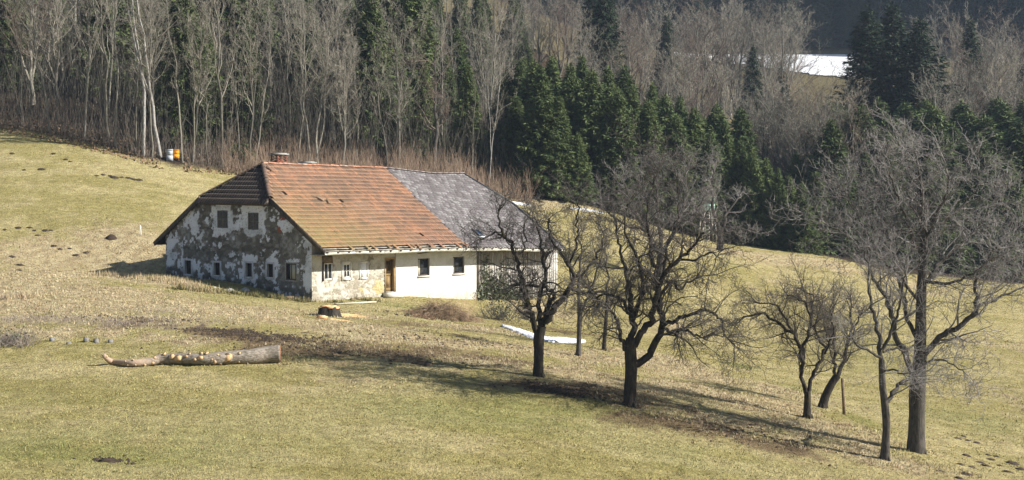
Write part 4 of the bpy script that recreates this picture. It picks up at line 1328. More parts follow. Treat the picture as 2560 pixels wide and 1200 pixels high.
def proto(name, meshes, label, cat='tree', group=None):
    r = empty(name, (0, 0, 0), label, cat, group)
    KIDS[r.name] = [obj('trunk', meshes[0], r), obj('crown', meshes[1], r)]
    return r
USED = set()
def plant(p, loc, rotz, scale, label, tilt=(0, 0), group=None):
    if p.name not in USED:                 # first use moves the prototype itself
        USED.add(p.name)
        p.location, p.rotation_euler, p.scale = loc, (tilt[0], tilt[1], rotz), scale
        p['label'] = label
        o = p
    else:
        o = dup(p, loc, rotz, scale, label, tilt)
    if group: o['group'] = group
    return o

# ------------------------------------------------------------------ prototypes
ASH = [proto('bare_tree', bare_variant(100 + i, h, .105, 17, .66, .34, .26, .30, M['bark_forest'], M['twig_forest'], fork=fk, n2=6, n3=6, n4=2, wander=.17, tw=.013), 'x') for i, (h, fk) in enumerate([(17, 0), (16, 1), (18, 0), (15, 1)])]
POLE = [proto('slender_tree', bare_variant(120 + i, h, .065, 12, .6, .22, .28, .30, M['bark_forest'], M['twig_forest'], n2=5, n3=6, n4=3, lean=.06), 'x') for i, h in enumerate([13, 15, 14])]
BIRCH = [proto('birch', bare_variant(140 + i, h, .14, 13, .7, .30, .14, .38, M['bark_birch'], M['twig_forest'], n2=6, n3=6, n4=3, lean=.08, fork=i), 'x') for i, h in enumerate([18, 17])]
DOME = [proto('spreading_tree', bare_variant(160 + i, h, .18, 17, .72, .50, .22, .22, M['bark_forest'], M['twig_forest'] if i != 1 else M['twig_brown'], n2=6, n3=6, n4=2, fork=2, tw=.015), 'x') for i, h in enumerate([13, 12.5, 14])]
OAK = proto('dark_tree', bare_variant(170, 15, .26, 16, .95, .40, .08, .28, M['bark_grey'], M['twig_brown'], n2=7, n3=7, n4=3, wander=.3), 'x')
SPR = [proto('spruce', spruce_variant(200 + i, h, rb, M['needle'], 1.0), 'x') for i, (h, rb) in enumerate([(13, 3.1), (12, 3.3), (14, 3.0), (10, 2.8), (13, 3.6)])]
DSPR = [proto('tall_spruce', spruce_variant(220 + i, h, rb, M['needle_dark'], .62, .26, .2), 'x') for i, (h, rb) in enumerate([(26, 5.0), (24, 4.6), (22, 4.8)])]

def px_at(px, y):
    x = (px - 1280) / F * y
    return np.array([x, y, gz(x, y)])
def hscale(P, top, h):                      # scale that brings a tree of height h up to row `top`
    return max(.3, (z_for(P, top) - P[2]) / h)
HT_ = {}
for p, h in list(zip(ASH, (17, 16, 18, 15))) + list(zip(POLE, (13, 15, 14))) + list(zip(BIRCH, (18, 17))) + list(zip(DOME, (13, 12.5, 14))) + [(OAK, 15)] + list(zip(SPR, (13, 12, 14, 10, 13))) + list(zip(DSPR, (26, 24, 22))):
    HT_[p.name] = h
PROTO_NAME = {p.name: p for p in ASH + POLE + BIRCH + DOME + [OAK] + SPR + DSPR}

ORD = ['first', 'second', 'third', 'fourth', 'fifth', 'sixth', 'seventh', 'eighth', 'ninth', 'tenth', 'eleventh', 'twelfth', 'thirteenth', 'fourteenth', 'fifteenth', 'sixteenth', 'seventeenth', 'eighteenth', 'nineteenth', 'twentieth']
def edge_y(px):
    lo, hi = 95.0, 150.0
    for _ in range(40):
        m = (lo + hi) / 2
        x = (px - 1280) / F * m
        lo, hi = (m, hi) if float(edge_dist(np.array([x]), np.array([m]))[0]) < 0 else (lo, m)
    return lo
def tree_at(p, px, dy, label, sc=None, top=None, tilt=(0, 0), group=None, y=None, rot=None, wide=1.0):
    P = px_at(px, edge_y(px) + dy if y is None else y)
    s_ = hscale(P, top, HT_[p.name]) if top is not None else (sc or random.uniform(.85, 1.15))
    return plant(p, P, random.uniform(0, 6.28) if rot is None else rot, (s_ * wide, s_ * wide, s_), label, tilt, group)

# front row of the wood above the meadow: trunks set where the photograph shows them
ROW = [(62, 'P', 1.2, 'slender grey trunk at the far left end of the wood, above the meadow corner'),
       (130, 'A', 1.0, 'grey bare ash, first tall trunk from the left end of the meadow edge'),
       (212, 'A', 1.5, 'bare forked ash standing well left of the birches at the meadow edge'),
       (292, 'P', .8, 'thin leaning bare tree left of the grey-trunked tree by the meadow'),
       (276, 'A', 2.5, 'bare tree with dark grey straight trunk left of the white birches'),
       (337, 'P', 1.0, 'left of a close pair of thin pale trunks beside the white birch'),
       (347, 'P', 1.5, 'right of a close pair of thin pale trunks beside the white birch'),
       (362, 'B', .6, 'white birch with black flecked trunk left of the beehive boxes'),
       (381, 'P', .6, 'slim wavy pale trunk just right of the white birch'),
       (404, 'B', 2.0, 'crooked birch with long white side limbs above the beehive boxes'),
       (458, 'P', 1.6, 'pale thin trunk rising right behind the orange beehive box'),
       (482, 'A', 1.5, 'bare ash, first tall trunk right of the orange beehive box'),
       (522, 'P', 1.0, 'thin bare tree, second trunk group right of the orange beehive box'),
       (556, 'A', 1.5, 'tall bare ash left of the small green bush at the meadow edge'),
       (577, 'P', .6, 'low slim pale tree beside the small green bush at the meadow edge'),
       (604, 'P', 1.5, 'straight pale trunk directly above the small green bush'),
       (624, 'A', 1.5, 'left trunk of the pale pair between the green bush and the chimney'),
       (638, 'P', 1.0, 'right trunk of the pale pair between the green bush and the chimney'),
       (746, 'P', 4, 'thin grey tree standing above the tall brick chimney'),
       (770, 'A', 3, 'straight pale bare tree between the two chimneys'),
       (795, 'A', 3.5, 'crooked bare tree above the low second chimney'),
       (860, 'D', 2.0, 'bare tree with several white stems right of the low chimney'),
       (972, 'A', 3.0, 'tall pale ash above the seam between orange and grey roof'),
       (984, 'A', 5.0, 'broad topped bare ash behind the roof seam'),
       (1000, 'P', 3.5, 'thin trunk just right of the ash above the roof seam'),
       (1090, 'O', 2.5, 'dark thick trunked tree above the sagging grey roof ridge'),
       (1185, 'P', 3.0, 'twiggy grey tree above the right end of the grey ridge'),
       (1222, 'L', 2.5, 'leaning pale tree with bare side branches in front of the spruces')]
cnt = {'A': 0, 'P': 0, 'B': 0, 'D': 0}
for px, kd, dy, lab in ROW:
    if kd == 'O': tree_at(OAK, px, dy, lab, top=90, rot=1.0); continue
    if kd == 'L': tree_at(BIRCH[1], px, dy, lab, top=150, tilt=(0, .10), rot=.5, wide=.7); continue
    arr = {'A': ASH, 'P': POLE, 'B': BIRCH, 'D': DOME}[kd]
    p = arr[cnt[kd] % len(arr)]; cnt[kd] += 1
    if px == 860: tree_at(DOME[2], px, dy, lab, top=120, wide=.9); continue
    tops = {972: 70, 984: 60, 1000: 95, 1185: 190, 577: 190, 638: 60}
    tree_at(p, px, dy, lab, top=tops.get(px), sc=random.uniform(.9, 1.12), tilt=(random.gauss(0, .03), random.gauss(0, .045)))
# behind the front row the wood is a crowd of grey crowns, with spruces among them
pts = []
def free(x, y, d):
    for a, b in pts:
        if (a - x) ** 2 + (b - y) ** 2 < d * d: return False
    pts.append((x, y)); return True
n_deep = 0
for k_ in range(5000):
    px = random.uniform(-80, 1330); dy = random.uniform(5, 75)
    y = edge_y(px) + dy
    x = (px - 1280) / F * y
    if not free(x, y, 3.7 if dy < 25 else 4.4): continue
    f_ = random.random()
    far = dy > 30
    if f_ < (.06 if dy < 7 else .42 if px < 640 else .44):
        p = random.choice(SPR[:3] + [SPR[4]]); lab, grp = ('dark green spruce standing among bare trees in the wood above the meadow', 'spruces scattered in the bare wood behind the house'); s_ = random.uniform(.8, 1.35) if px < 1050 else random.uniform(.55, .8)
    elif f_ < .54:
        p = random.choice(DOME); lab, grp = ('wide crowned bare tree deep in the wood behind the house', 'wide bare trees deep in the wood'); s_ = random.uniform(.8, 1.1)
    elif f_ < .80:
        p = random.choice(ASH); lab, grp = ('tall grey bare tree deep in the wood, behind the row at the meadow edge', 'grey bare trees deep in the wood'); s_ = random.uniform(.75, 1.1)
    else:
        p = random.choice(POLE); lab, grp = ('slender bare tree deep in the wood, behind the row at the meadow edge', 'slender bare trees deep in the wood'); s_ = random.uniform(.85, 1.2)
    if px > 1240 and p not in SPR: continue
    tl = .02 if p in SPR else .07
    plant(p, (x, y, gz(x, y)), random.uniform(0, 6.28), (s_, s_, s_ * random.uniform(.92, 1.1)), lab, (random.gauss(0, tl), random.gauss(0, tl)), group=grp)
    n_deep += 1

# the spruce plantation right of the house
FR = [(1335, 150, 6), (1352, 165, 1), (1398, 235, 0.5), (1425, 160, 7), (1445, 330, 0), (1480, 175, 4), (1520, 165, 8), (1545, 220, 2), (1580, 215, 5), (1620, 250, 1.5), (1662, 235, 7), (1690, 285, 1.5),
      (1735, 270, 4), (1775, 330, 0.5), (1812, 300, 6), (1850, 345, 1), (1880, 375, 0), (1915, 395, 2), (1945, 420, -.5), (1972, 440, 1), (2005, 455, -1), (1990, 380, 9), (1850, 270, 10), (1790, 260, 13), (1265, 170, 12), (1300, 145, 11), (1380, 140, 14), (1455, 140, 15), (1560, 165, 16), (1630, 205, 16), (1700, 240, 16), (1760, 290, 17), (1290, 240, 4), (1310, 340, 3)]
FR = sorted(FR)
for i, (px, top, dy) in enumerate(FR):
    near = dy < 3
    p = SPR[i % 5]
    if near:
        o_ = sum(1 for q in FR[:i] if q[2] < 3)
        lab, grp = f'{ORD[o_]} green spruce from the left in the front row along the far field edge', 'front row of the spruce plantation'
    else: lab, grp = 'green spruce in the back rows of the plantation, seen above the front row', 'back rows of the spruce plantation'
    tree_at(p, px, dy + 1.5, lab, top=top, group=grp, wide=random.uniform(.95, 1.2))
BK = [(2075, 300, 5), (2040, 300, 16), (2068, 255, 22), (2095, 262, 24), (2020, 330, 12), (2110, 270, 14), (2150, 262, 10), (2195, 245, 16), (2240, 300, 8), (2290, 280, 15), (2330, 265, 11), (2380, 310, 8), (2420, 280, 16), (2460, 290, 10), (2505, 260, 14), (2545, 300, 8), (2585, 270, 12), (2040, 430, 3), (2080, 420, 6), (2160, 380, 5), (2220, 400, 4), (2320, 400, 4), (2430, 410, 4), (2520, 400, 3), (2260, 380, 9), (2370, 370, 12), (2480, 380, 7), (2215, 330, 6), (2345, 320, 6), (2400, 250, 20), (2445, 330, 5), (2490, 245, 19), (2530, 330, 10), (2560, 250, 18), (2310, 250, 20), (2260, 255, 22)]
for px, top, dy in BK:
    tree_at(random.choice(SPR), px, dy + 5, 'green spruce in the hollow beyond the right field, behind the largest bare tree', top=top, group='spruces in the hollow beyond the right field', wide=1.5)
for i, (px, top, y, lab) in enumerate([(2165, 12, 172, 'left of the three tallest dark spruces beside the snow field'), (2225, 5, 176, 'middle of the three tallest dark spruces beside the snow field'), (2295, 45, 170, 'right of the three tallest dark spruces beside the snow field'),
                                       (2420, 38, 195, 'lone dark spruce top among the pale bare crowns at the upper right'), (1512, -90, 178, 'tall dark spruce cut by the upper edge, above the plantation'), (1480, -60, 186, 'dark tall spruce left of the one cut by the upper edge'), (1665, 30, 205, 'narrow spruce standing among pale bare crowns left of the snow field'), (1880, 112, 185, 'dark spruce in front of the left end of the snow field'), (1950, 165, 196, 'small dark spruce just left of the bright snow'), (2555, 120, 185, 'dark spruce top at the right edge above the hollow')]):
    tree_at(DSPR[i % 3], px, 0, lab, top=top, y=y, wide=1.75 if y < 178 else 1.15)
# pale bare crowns in the valley
PB = [(1700, 45, 200), (1745, 35, 192), (1800, 30, 205), (1850, 40, 198), (1900, 48, 206), (1945, 55, 196), (1600, 70, 185), (1560, 90, 170), (1620, 120, 165), (1700, 150, 165), (1750, 165, 160), (1800, 160, 168), (1840, 190, 158), (1400, 30, 190), (1450, 60, 175), (1350, 40, 180), (1540, 120, 160), (1660, 175, 155), (1715, 42, 255), (1735, 30, 245), (1765, 38, 260), (1785, 28, 248), (1825, 45, 256), (1870, 40, 250), (1895, 52, 262), (1920, 50, 245), (1940, 62, 258), (1965, 70, 250), (1690, 60, 250), (1905, 230, 152), (1950, 210, 148), (1975, 250, 150), (1930, 170, 175),
      (1300, -30, 195), (1335, -40, 215), (1375, -20, 228), (1415, -10, 238), (1250, -50, 205), (1455, -25, 245), (1530, 0, 240), (1575, 0, 252), (1280, 30, 185), (1320, 50, 190), (1620, 15, 242), (1355, 60, 200), (1210, -40, 215), (2005, 215, 152), (2050, 232, 150), (2085, 245, 146), (2030, 262, 143), (2060, 285, 140), (1990, 290, 140), (2340, 60, 215), (2390, 70, 225), (2450, 55, 215), (2500, 60, 222), (2550, 75, 210), (2360, 150, 185), (2400, 130, 178), (2450, 150, 182), (2500, 120, 190), (2540, 150, 178), (2580, 100, 200), (2350, 200, 165), (2420, 190, 168), (2480, 200, 162), (2095, 250, 142), (2120, 300, 138), (2530, 210, 160), (2600, 180, 170), (1420, -30, 205), (1330, 0, 200), (1500, 20, 215), (1570, 30, 220), (1640, 20, 225), (1460, 130, 160), (1500, 150, 158)]
for i, (px, top, y) in enumerate(PB):
    p = DOME[i % 3] if i % 4 else ASH[i % 4]
    right = px > 2050
    lab = 'grey bare tree between the hollow and the far hillside at the right' if right else 'pale bare tree in the valley between the plantation and the snow field'
    tree_at(p, px, 0, lab, top=top, y=y, group='bare trees at the right above the hollow' if right else 'bare trees in the valley left of the snow field', wide=1.1)
# the shaded far hillside
n_far = 0
for k_ in range(2500):
    y = 344.5 + 78 * random.random() ** 1.5; px = random.uniform(1380, 2640)
    x = (px - 1280) / F * y
    if not free(x, y, 4.8): continue
    if n_far > 230: break
    if random.random() < .88:
        s_ = random.uniform(.75, 1.15)
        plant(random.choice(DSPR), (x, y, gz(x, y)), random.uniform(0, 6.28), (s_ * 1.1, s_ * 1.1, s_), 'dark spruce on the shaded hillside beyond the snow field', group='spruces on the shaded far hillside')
    else:
        s_ = random.uniform(1.0, 1.4)
        plant(random.choice(ASH), (x, y, gz(x, y)), random.uniform(0, 6.28), (s_, s_, s_), 'bare tree on the shaded hillside beyond the snow field', group='bare trees on the shaded far hillside')
    n_far += 1

# ------------------------------------------------------------------ orchard trees, limbs traced one by one
def fruit_tree(name, label, base, y0, trunk, limbs, seed, bark, twig, dens=3.2, l1=1.5, l2=.5, n2=6, n3=6, n4=0, up=.12, grav=0.0, wander=.28, tw=.008, ang=.9, crown_extra=1.0, group=None, spread=.9, vshoots=0):
    r = np.random.default_rng(seed)
    B = ground(*base)
    if y0 is None: y0 = B[1]
    root = empty(name, B, label, 'tree', group)
    m_px = y0 / F
    lw = .42
    def line(L, dy, n, first=0.0):
        pts = [at(a, b, y0 + dy * (i / max(1, len(L) - 1)) + first) for i, (a, b, c) in enumerate(L)]
        return resample(pts, [c * m_px * lw for a, b, c in L], n)
    tp, tr_ = line(trunk, 0, 16)
    tp[0, 2] -= .25
    tp = np.vstack([[tp[0] - [0, 0, .2]], tp]); tr_ = np.r_[tr_[0] * 1.1, tr_]
    tr_ = tr_ * (1 + .07 * (r.random(len(tr_)) - .5))
    mb = MB(); mb.raw(*[(v, [q]) for v, q in [tubes(tp[None], tr_[None], 12)]][0])
    for k_ in range(4):                    # root flare
        a = k_ * 1.571 + r.random()
        d = np.array([math.cos(a), math.sin(a), 0])
        c0 = tp[2] + np.array([0, 0, .25])
        mb.tube([c0, B + d * tr_[2] * .95 + [0, 0, .05], B + d * tr_[2] * 1.35 - [0, 0, .12]], [tr_[2] * .5, tr_[2] * .35, .03], 6, cap=False)
    mb.build('trunk', bark, root, smooth=True)
    lim = []
    lw = .35
    for L, dy in limbs:
        n = max(8, len(L) * 4 - 2)
        P, R = line(L, dy, n)
        P[2:-1] += r.normal(size=P[2:-1].shape) * m_px * 2.6
        V, Q = tubes(P[None], R[None], 8)
        add('limb', V, [Q], bark, root, smooth=True)
        lim.append((P, R))
    parts = []
    allP1 = []
    for P, R in lim + ([(tp[8:], tr_[8:])] if crown_extra > 1 else []):
        Ln = np.linalg.norm(np.diff(P, axis=0), axis=1).sum()
        k_ = max(3, int(Ln * dens))
        P1, R1 = kids(r, P[None], R[None], k_, .15, 1, ang, 1, .5, 9, up=up, wander=wander * .8, taper=.25, abslen=l1, tdec=.3, grav=grav, rmax=.042)
        parts.append((P1, R1, 5)); allP1.append((P1, R1))
        P1, R1 = kids(r, P[None], R[None], 4, .9, 1, .5, 1, .8, 9, up=up, wander=wander * .8, taper=.25, abslen=l1 * 1.1, tdec=.2, grav=grav, rmax=.03)
        parts.append((P1, R1, 5)); allP1.append((P1, R1))
    P1 = np.concatenate([a for a, b in allP1]); R1 = np.concatenate([b for a, b in allP1])
    P2, R2 = kids(r, P1, R1, n2, .15, 1, spread, l2, .55, 7, up=up * .8, wander=wander, rmin=tw, rmax=tw * 1.6, grav=grav, tdec=.35)
    parts.append((P2, R2, 3))
    P3, R3 = kids(r, P2, R2, n3, .1, 1, .85, .6, .7, 5, up=up * .6, wander=wander * .9, rmin=tw * .7, rmax=tw, grav=grav, tdec=.35)
    parts.append((P3, R3, 3))
    if n4:
        P4, R4 = kids(r, P3, R3, n4, .1, 1, .8, .6, .8, 3, up=up * .6, wander=wander * .8, rmin=tw * .6, rmax=tw * .8, grav=grav, tdec=.3)
        parts.append((P4, R4, 3))
    if vshoots:
        P5, R5 = kids(r, P1, R1, vshoots, .2, 1, 1.1, 1, .4, 4, up=1.2, wander=.06, rmin=tw * .6, abslen=.8)
        parts.append((P5, R5, 3))
    V, Q = join(parts)
    add('crown', V, [Q], twig, root)
    return root

fruit_tree('fruit_tree', 'gnarled dark fruit tree with wide low crown in front of the barn boards', (1345, 942), None,
    [(1345, 944, 36), (1346, 915, 31), (1347, 880, 30), (1347, 845, 33), (1352, 815, 36)],
    [([(1343, 835, 22), (1333, 800, 20), (1322, 768, 18), (1312, 735, 15), (1296, 712, 12), (1278, 716, 8)], -1.0),
     ([(1322, 768, 18), (1313, 720, 16), (1300, 680, 14), (1291, 640, 13), (1276, 608, 12), (1258, 585, 10), (1246, 555, 7), (1250, 515, 5)], -.8),
     ([(1276, 606, 9), (1245, 584, 8), (1220, 590, 6), (1192, 604, 4)], -1.0),
     ([(1355, 815, 24), (1368, 772, 20), (1384, 742, 16), (1368, 722, 13), (1340, 716, 11), (1312, 714, 7)], .9),
     ([(1352, 812, 20), (1345, 760, 16), (1352, 720, 15), (1362, 690, 14), (1358, 650, 12), (1352, 600, 9), (1340, 550, 6)], .4),
     ([(1362, 808, 26), (1385, 770, 24), (1408, 742, 21), (1428, 718, 18), (1434, 692, 15), (1420, 664, 13), (1404, 640, 11), (1388, 612, 9), (1374, 590, 6), (1372, 545, 4)], -.3),
     ([(1428, 718, 12), (1460, 732, 10), (1490, 732, 9), (1522, 733, 8), (1546, 748, 5)], 1.0),
     ([(1434, 692, 12), (1458, 684, 10), (1478, 660, 9), (1494, 632, 8), (1508, 600, 6), (1500, 560, 4)], 1.2),
     ([(1420, 664, 9), (1440, 620, 8), (1445, 580, 7), (1438, 540, 6), (1446, 505, 4)], -1.2),
     ([(1291, 640, 8), (1315, 610, 7), (1310, 570, 6), (1325, 530, 4)], 1.2)],
    31, M['bark_dark'], M['twig_dark'], dens=3.7, l1=1.4, l2=.62, n2=7, n3=6, n4=1, up=.05, wander=.30, tw=.0085)
fruit_tree('fruit_tree', 'largest round crowned fruit tree with a low elbow limb, right of the gnarled one', (1575, 1015), None,
    [(1575, 1018, 44), (1575, 980, 38), (1577, 945, 36), (1578, 912, 38), (1576, 880, 36), (1577, 845, 30)],
    [([(1574, 875, 28), (1580, 830, 24), (1582, 790, 22), (1575, 745, 19), (1570, 700, 15), (1558, 650, 12), (1545, 600, 8), (1540, 550, 5)], .6),
     ([(1586, 865, 26), (1604, 830, 25), (1628, 802, 24), (1637, 750, 22), (1658, 695, 19), (1692, 648, 15), (1728, 622, 10), (1760, 580, 6)], -1.0),
     ([(1590, 912, 28), (1618, 892, 27), (1643, 850, 26), (1655, 815, 25), (1646, 745, 21), (1640, 690, 19), (1630, 635, 16), (1624, 590, 13), (1618, 540, 9), (1630, 480, 6), (1640, 430, 4)], .8),
     ([(1655, 820, 14), (1685, 832, 12), (1716, 826, 10), (1740, 838, 8), (1762, 849, 5)], -1.3),
     ([(1655, 815, 16), (1690, 800, 14), (1722, 786, 12), (1755, 778, 11), (1782, 782, 9), (1805, 808, 8), (1814, 842, 7), (1836, 866, 4)], -.8),
     ([(1562, 875, 16), (1551, 842, 14), (1546, 812, 12), (1536, 790, 10), (1522, 768, 6)], -1.0),
     ([(1580, 800, 14), (1560, 758, 12), (1542, 742, 10), (1515, 734, 8), (1490, 745, 5)], 1.2),
     ([(1583, 800, 17), (1604, 730, 15), (1602, 670, 13), (1582, 620, 10), (1560, 570, 7), (1570, 510, 5)], -.7),
     ([(1646, 745, 13), (1680, 700, 11), (1700, 720, 8), (1745, 690, 6)], 1.2),
     ([(1658, 695, 11), (1665, 640, 10), (1690, 570, 8), (1700, 500, 6), (1690, 440, 4)], 1.0),
     ([(1692, 648, 9), (1735, 650, 8), (1770, 630, 6), (1795, 640, 4)], -1.2)],
    32, M['bark_dark'], M['twig_dark'], dens=3.4, l1=1.95, l2=.62, n2=7, n3=6, n4=1, up=.03, wander=.28, tw=.0085, grav=.02)
fruit_tree('fruit_tree', 'small flat topped fruit tree with a forked trunk, left of the wooden post', (2018, 1045), None,
    [(2018, 1049, 28), (2018, 1020, 22), (2019, 990, 21), (2017, 978, 21)],
    [([(2015, 980, 17), (2003, 940, 15), (2004, 895, 14), (1996, 855, 13), (1965, 822, 11), (1915, 788, 9), (1872, 790, 6), (1842, 808, 4)], -.5),
     ([(2022, 978, 16), (2034, 930, 14), (2062, 885, 13), (2052, 855, 10), (2040, 820, 8), (2045, 780, 5)], .6),
     ([(2004, 893, 12), (2018, 840, 11), (2026, 790, 9), (2032, 745, 6), (2000, 720, 4)], .3),
     ([(1996, 855, 9), (1960, 790, 8), (1930, 760, 6), (1885, 755, 4)], .9),
     ([(2026, 790, 8), (2005, 750, 7), (1965, 735, 5)], -.9), ([(2062, 885, 8), (2080, 830, 6), (2075, 780, 4)], -.6)],
    33, M['bark_dark'], M['twig_dark'], dens=5.0, l1=1.45, l2=.62, n2=7, n3=6, n4=1, up=.05, wander=.22, vshoots=3, tw=.006)
fruit_tree('fruit_tree', 'small leaning fruit tree just left of the wooden post', (2055, 1018), None,
    [(2055, 1021, 30), (2064, 990, 24), (2080, 958, 22), (2094, 938, 22)],
    [([(2094, 940, 18), (2110, 905, 15), (2118, 862, 12), (2128, 810, 9), (2130, 760, 5)], .5), ([(2090, 945, 14), (2086, 905, 11), (2088, 860, 9), (2080, 810, 7), (2086, 760, 4)], -.6), ([(2118, 862, 9), (2140, 820, 7), (2155, 780, 5)], -.5), ([(2086, 905, 7), (2070, 860, 6), (2062, 820, 4)], .6)],
    34, M['bark_dark'], M['twig_dark'], dens=5.0, l1=1.45, l2=.62, n2=7, n3=6, n4=1, up=.06, wander=.22, vshoots=2, tw=.006)
fruit_tree('bare_tree', 'slim pale barked tree directly left of the thickest trunk, at the lower right', (2212, 1150), None,
    [(2212, 1152, 32), (2214, 1110, 24), (2216, 1060, 23), (2212, 1010, 22), (2206, 960, 20), (2204, 900, 18)],
    [([(2204, 905, 17), (2196, 850, 16), (2186, 805, 14), (2176, 750, 11), (2172, 690, 8), (2160, 620, 5)], .6), ([(2205, 875, 13), (2222, 845, 12), (2242, 800, 10), (2252, 750, 8), (2262, 680, 5)], -.6),
     ([(2218, 1005, 16), (2238, 972, 14), (2262, 952, 12), (2290, 940, 8)], .8), ([(2203, 895, 11), (2170, 878, 9), (2140, 862, 7), (2110, 835, 4)], -.9), ([(2208, 880, 9), (2240, 872, 8), (2262, 888, 5)], 1.0), ([(2204, 930, 8), (2232, 925, 7), (2260, 935, 4)], -1)],
    35, M['bark_grey'], M['twig_grey'], dens=2.6, l1=1.5, l2=.6, n2=6, n3=6, n4=2, up=.05, wander=.2, tw=.006)
fruit_tree('bare_tree', 'tallest bare tree with the thickest trunk and broad grey crown at the right', (2290, 1130), None,
    [(2290, 1133, 62), (2291, 1090, 48), (2292, 1040, 46), (2293, 985, 48), (2296, 940, 44), (2300, 880, 34), (2302, 800, 32), (2304, 720, 29), (2308, 640, 25), (2310, 560, 20), (2306, 500, 14), (2300, 440, 8), (2290, 395, 5)],
    [([(2287, 950, 24), (2266, 890, 22), (2242, 845, 20), (2234, 795, 18), (2212, 740, 15), (2180, 690, 12), (2170, 630, 9), (2160, 570, 6), (2120, 500, 4)], -1.0),
     ([(2296, 920, 24), (2328, 862, 22), (2368, 832, 20), (2418, 802, 17), (2444, 765, 14), (2438, 712, 11), (2460, 660, 8), (2500, 610, 5)], -.8),
     ([(2418, 802, 12), (2448, 768, 11), (2490, 748, 9), (2540, 728, 7), (2600, 700, 4)], .5),
     ([(2301, 860, 17), (2270, 800, 15), (2252, 720, 13), (2236, 640, 10), (2215, 560, 7), (2190, 490, 4)], 1.2),
     ([(2304, 720, 15), (2345, 660, 13), (2400, 610, 10), (2450, 560, 7), (2490, 500, 4)], 1.2),
     ([(2306, 660, 14), (2280, 590, 12), (2255, 520, 9), (2235, 470, 6), (2225, 430, 4)], -1.0),
     ([(2309, 610, 13), (2340, 540, 11), (2365, 490, 8), (2370, 435, 5)], -1.2),
     ([(2305, 700, 13), (2360, 710, 11), (2420, 690, 8), (2480, 650, 5)], -1.4), ([(2308, 580, 12), (2375, 540, 9), (2430, 490, 6), (2450, 445, 4)], .2),
     ([(2303, 760, 12), (2255, 700, 10), (2200, 640, 8), (2120, 590, 5), (2060, 560, 3)], -1.5), ([(2309, 560, 10), (2270, 500, 8), (2280, 450, 6), (2260, 405, 4)], 1.3),
     ([(2298, 930, 12), (2330, 900, 9), (2370, 905, 6), (2410, 930, 3)], -1.3), ([(2236, 640, 8), (2180, 570, 6), (2110, 490, 4)], 1.4)],
    36, M['bark_grey'], M['twig_grey'], dens=2.8, l1=1.9, l2=.62, n2=7, n3=6, n4=1, up=.04, wander=.18, tw=.0105, crown_extra=2)
fruit_tree('young_tree', 'thin grey trunked tree standing right of the long snow band', (1445, 890), None,
    [(1446, 893, 20), (1447, 860, 15), (1449, 800, 15), (1448, 760, 13)], [([(1448, 770, 12), (1446, 710, 10), (1450, 650, 8), (1447, 590, 5)], .5), ([(1450, 800, 10), (1470, 740, 9), (1488, 700, 7), (1500, 650, 4)], -.4)],
    37, M['bark_grey'], M['twig_dark'], dens=4, l1=1.2, l2=.6, n2=6, n3=6, n4=2, up=.1, wander=.22, tw=.006)
fruit_tree('young_tree', 'thin dark trunk between the grey young tree and the round crowned fruit tree', (1510, 875), None,
    [(1509, 878, 14), (1512, 840, 12), (1516, 780, 11), (1518, 740, 9)], [([(1517, 760, 8), (1520, 690, 7), (1512, 620, 4)], .4), ([(1516, 780, 7), (1535, 740, 5), (1548, 700, 3)], -.4), ([(1514, 800, 6), (1490, 760, 5), (1475, 720, 3)], .4)],
    38, M['bark_dark'], M['twig_dark'], dens=4, l1=1.1, l2=.6, n2=6, n3=6, n4=2, up=.1, wander=.22, tw=.006)
# pale twiggy trees standing in the field behind the orchard
fruit_tree('twiggy_tree', 'pale twiggy crown rising behind the top of the round fruit tree', (1650, 690), None,
    [(1650, 692, 26), (1650, 660, 22), (1652, 630, 22)], [([(1650, 640, 18), (1620, 580, 14), (1580, 520, 10), (1560, 450, 5)], -1), ([(1652, 635, 18), (1650, 560, 14), (1640, 480, 10), (1650, 410, 5)], .5), ([(1654, 635, 16), (1690, 570, 13), (1710, 500, 9), (1715, 430, 5)], 1), ([(1620, 580, 10), (1560, 560, 8), (1510, 520, 5)], .6), ([(1650, 560, 10), (1610, 490, 8), (1600, 430, 5)], 1.2), ([(1690, 570, 9), (1740, 530, 7), (1760, 490, 4)], -.9)],
    39, M['bark_grey'], M['twig_grey'], dens=2.2, l1=2.2, l2=.6, n2=6, n3=5, n4=1, up=.1, wander=.26, tw=.012)
fruit_tree('twiggy_tree', 'pale twiggy tree beside the green hunting hide', (1800, 625), None,
    [(1800, 628, 22), (1800, 600, 18), (1800, 575, 17)], [([(1800, 585, 14), (1785, 530, 11), (1780, 470, 7), (1785, 420, 4)], -.8), ([(1801, 585, 14), (1820, 530, 10), (1850, 490, 6)], .6), ([(1801, 590, 12), (1840, 570, 9), (1870, 575, 5)], -.6), ([(1799, 590, 10), (1765, 555, 8), (1750, 510, 4)], 1)],
    40, M['bark_grey'], M['twig_grey'], dens=2.4, l1=2.2, l2=.6, n2=6, n3=5, n4=1, up=.04, wander=.26, tw=.012)
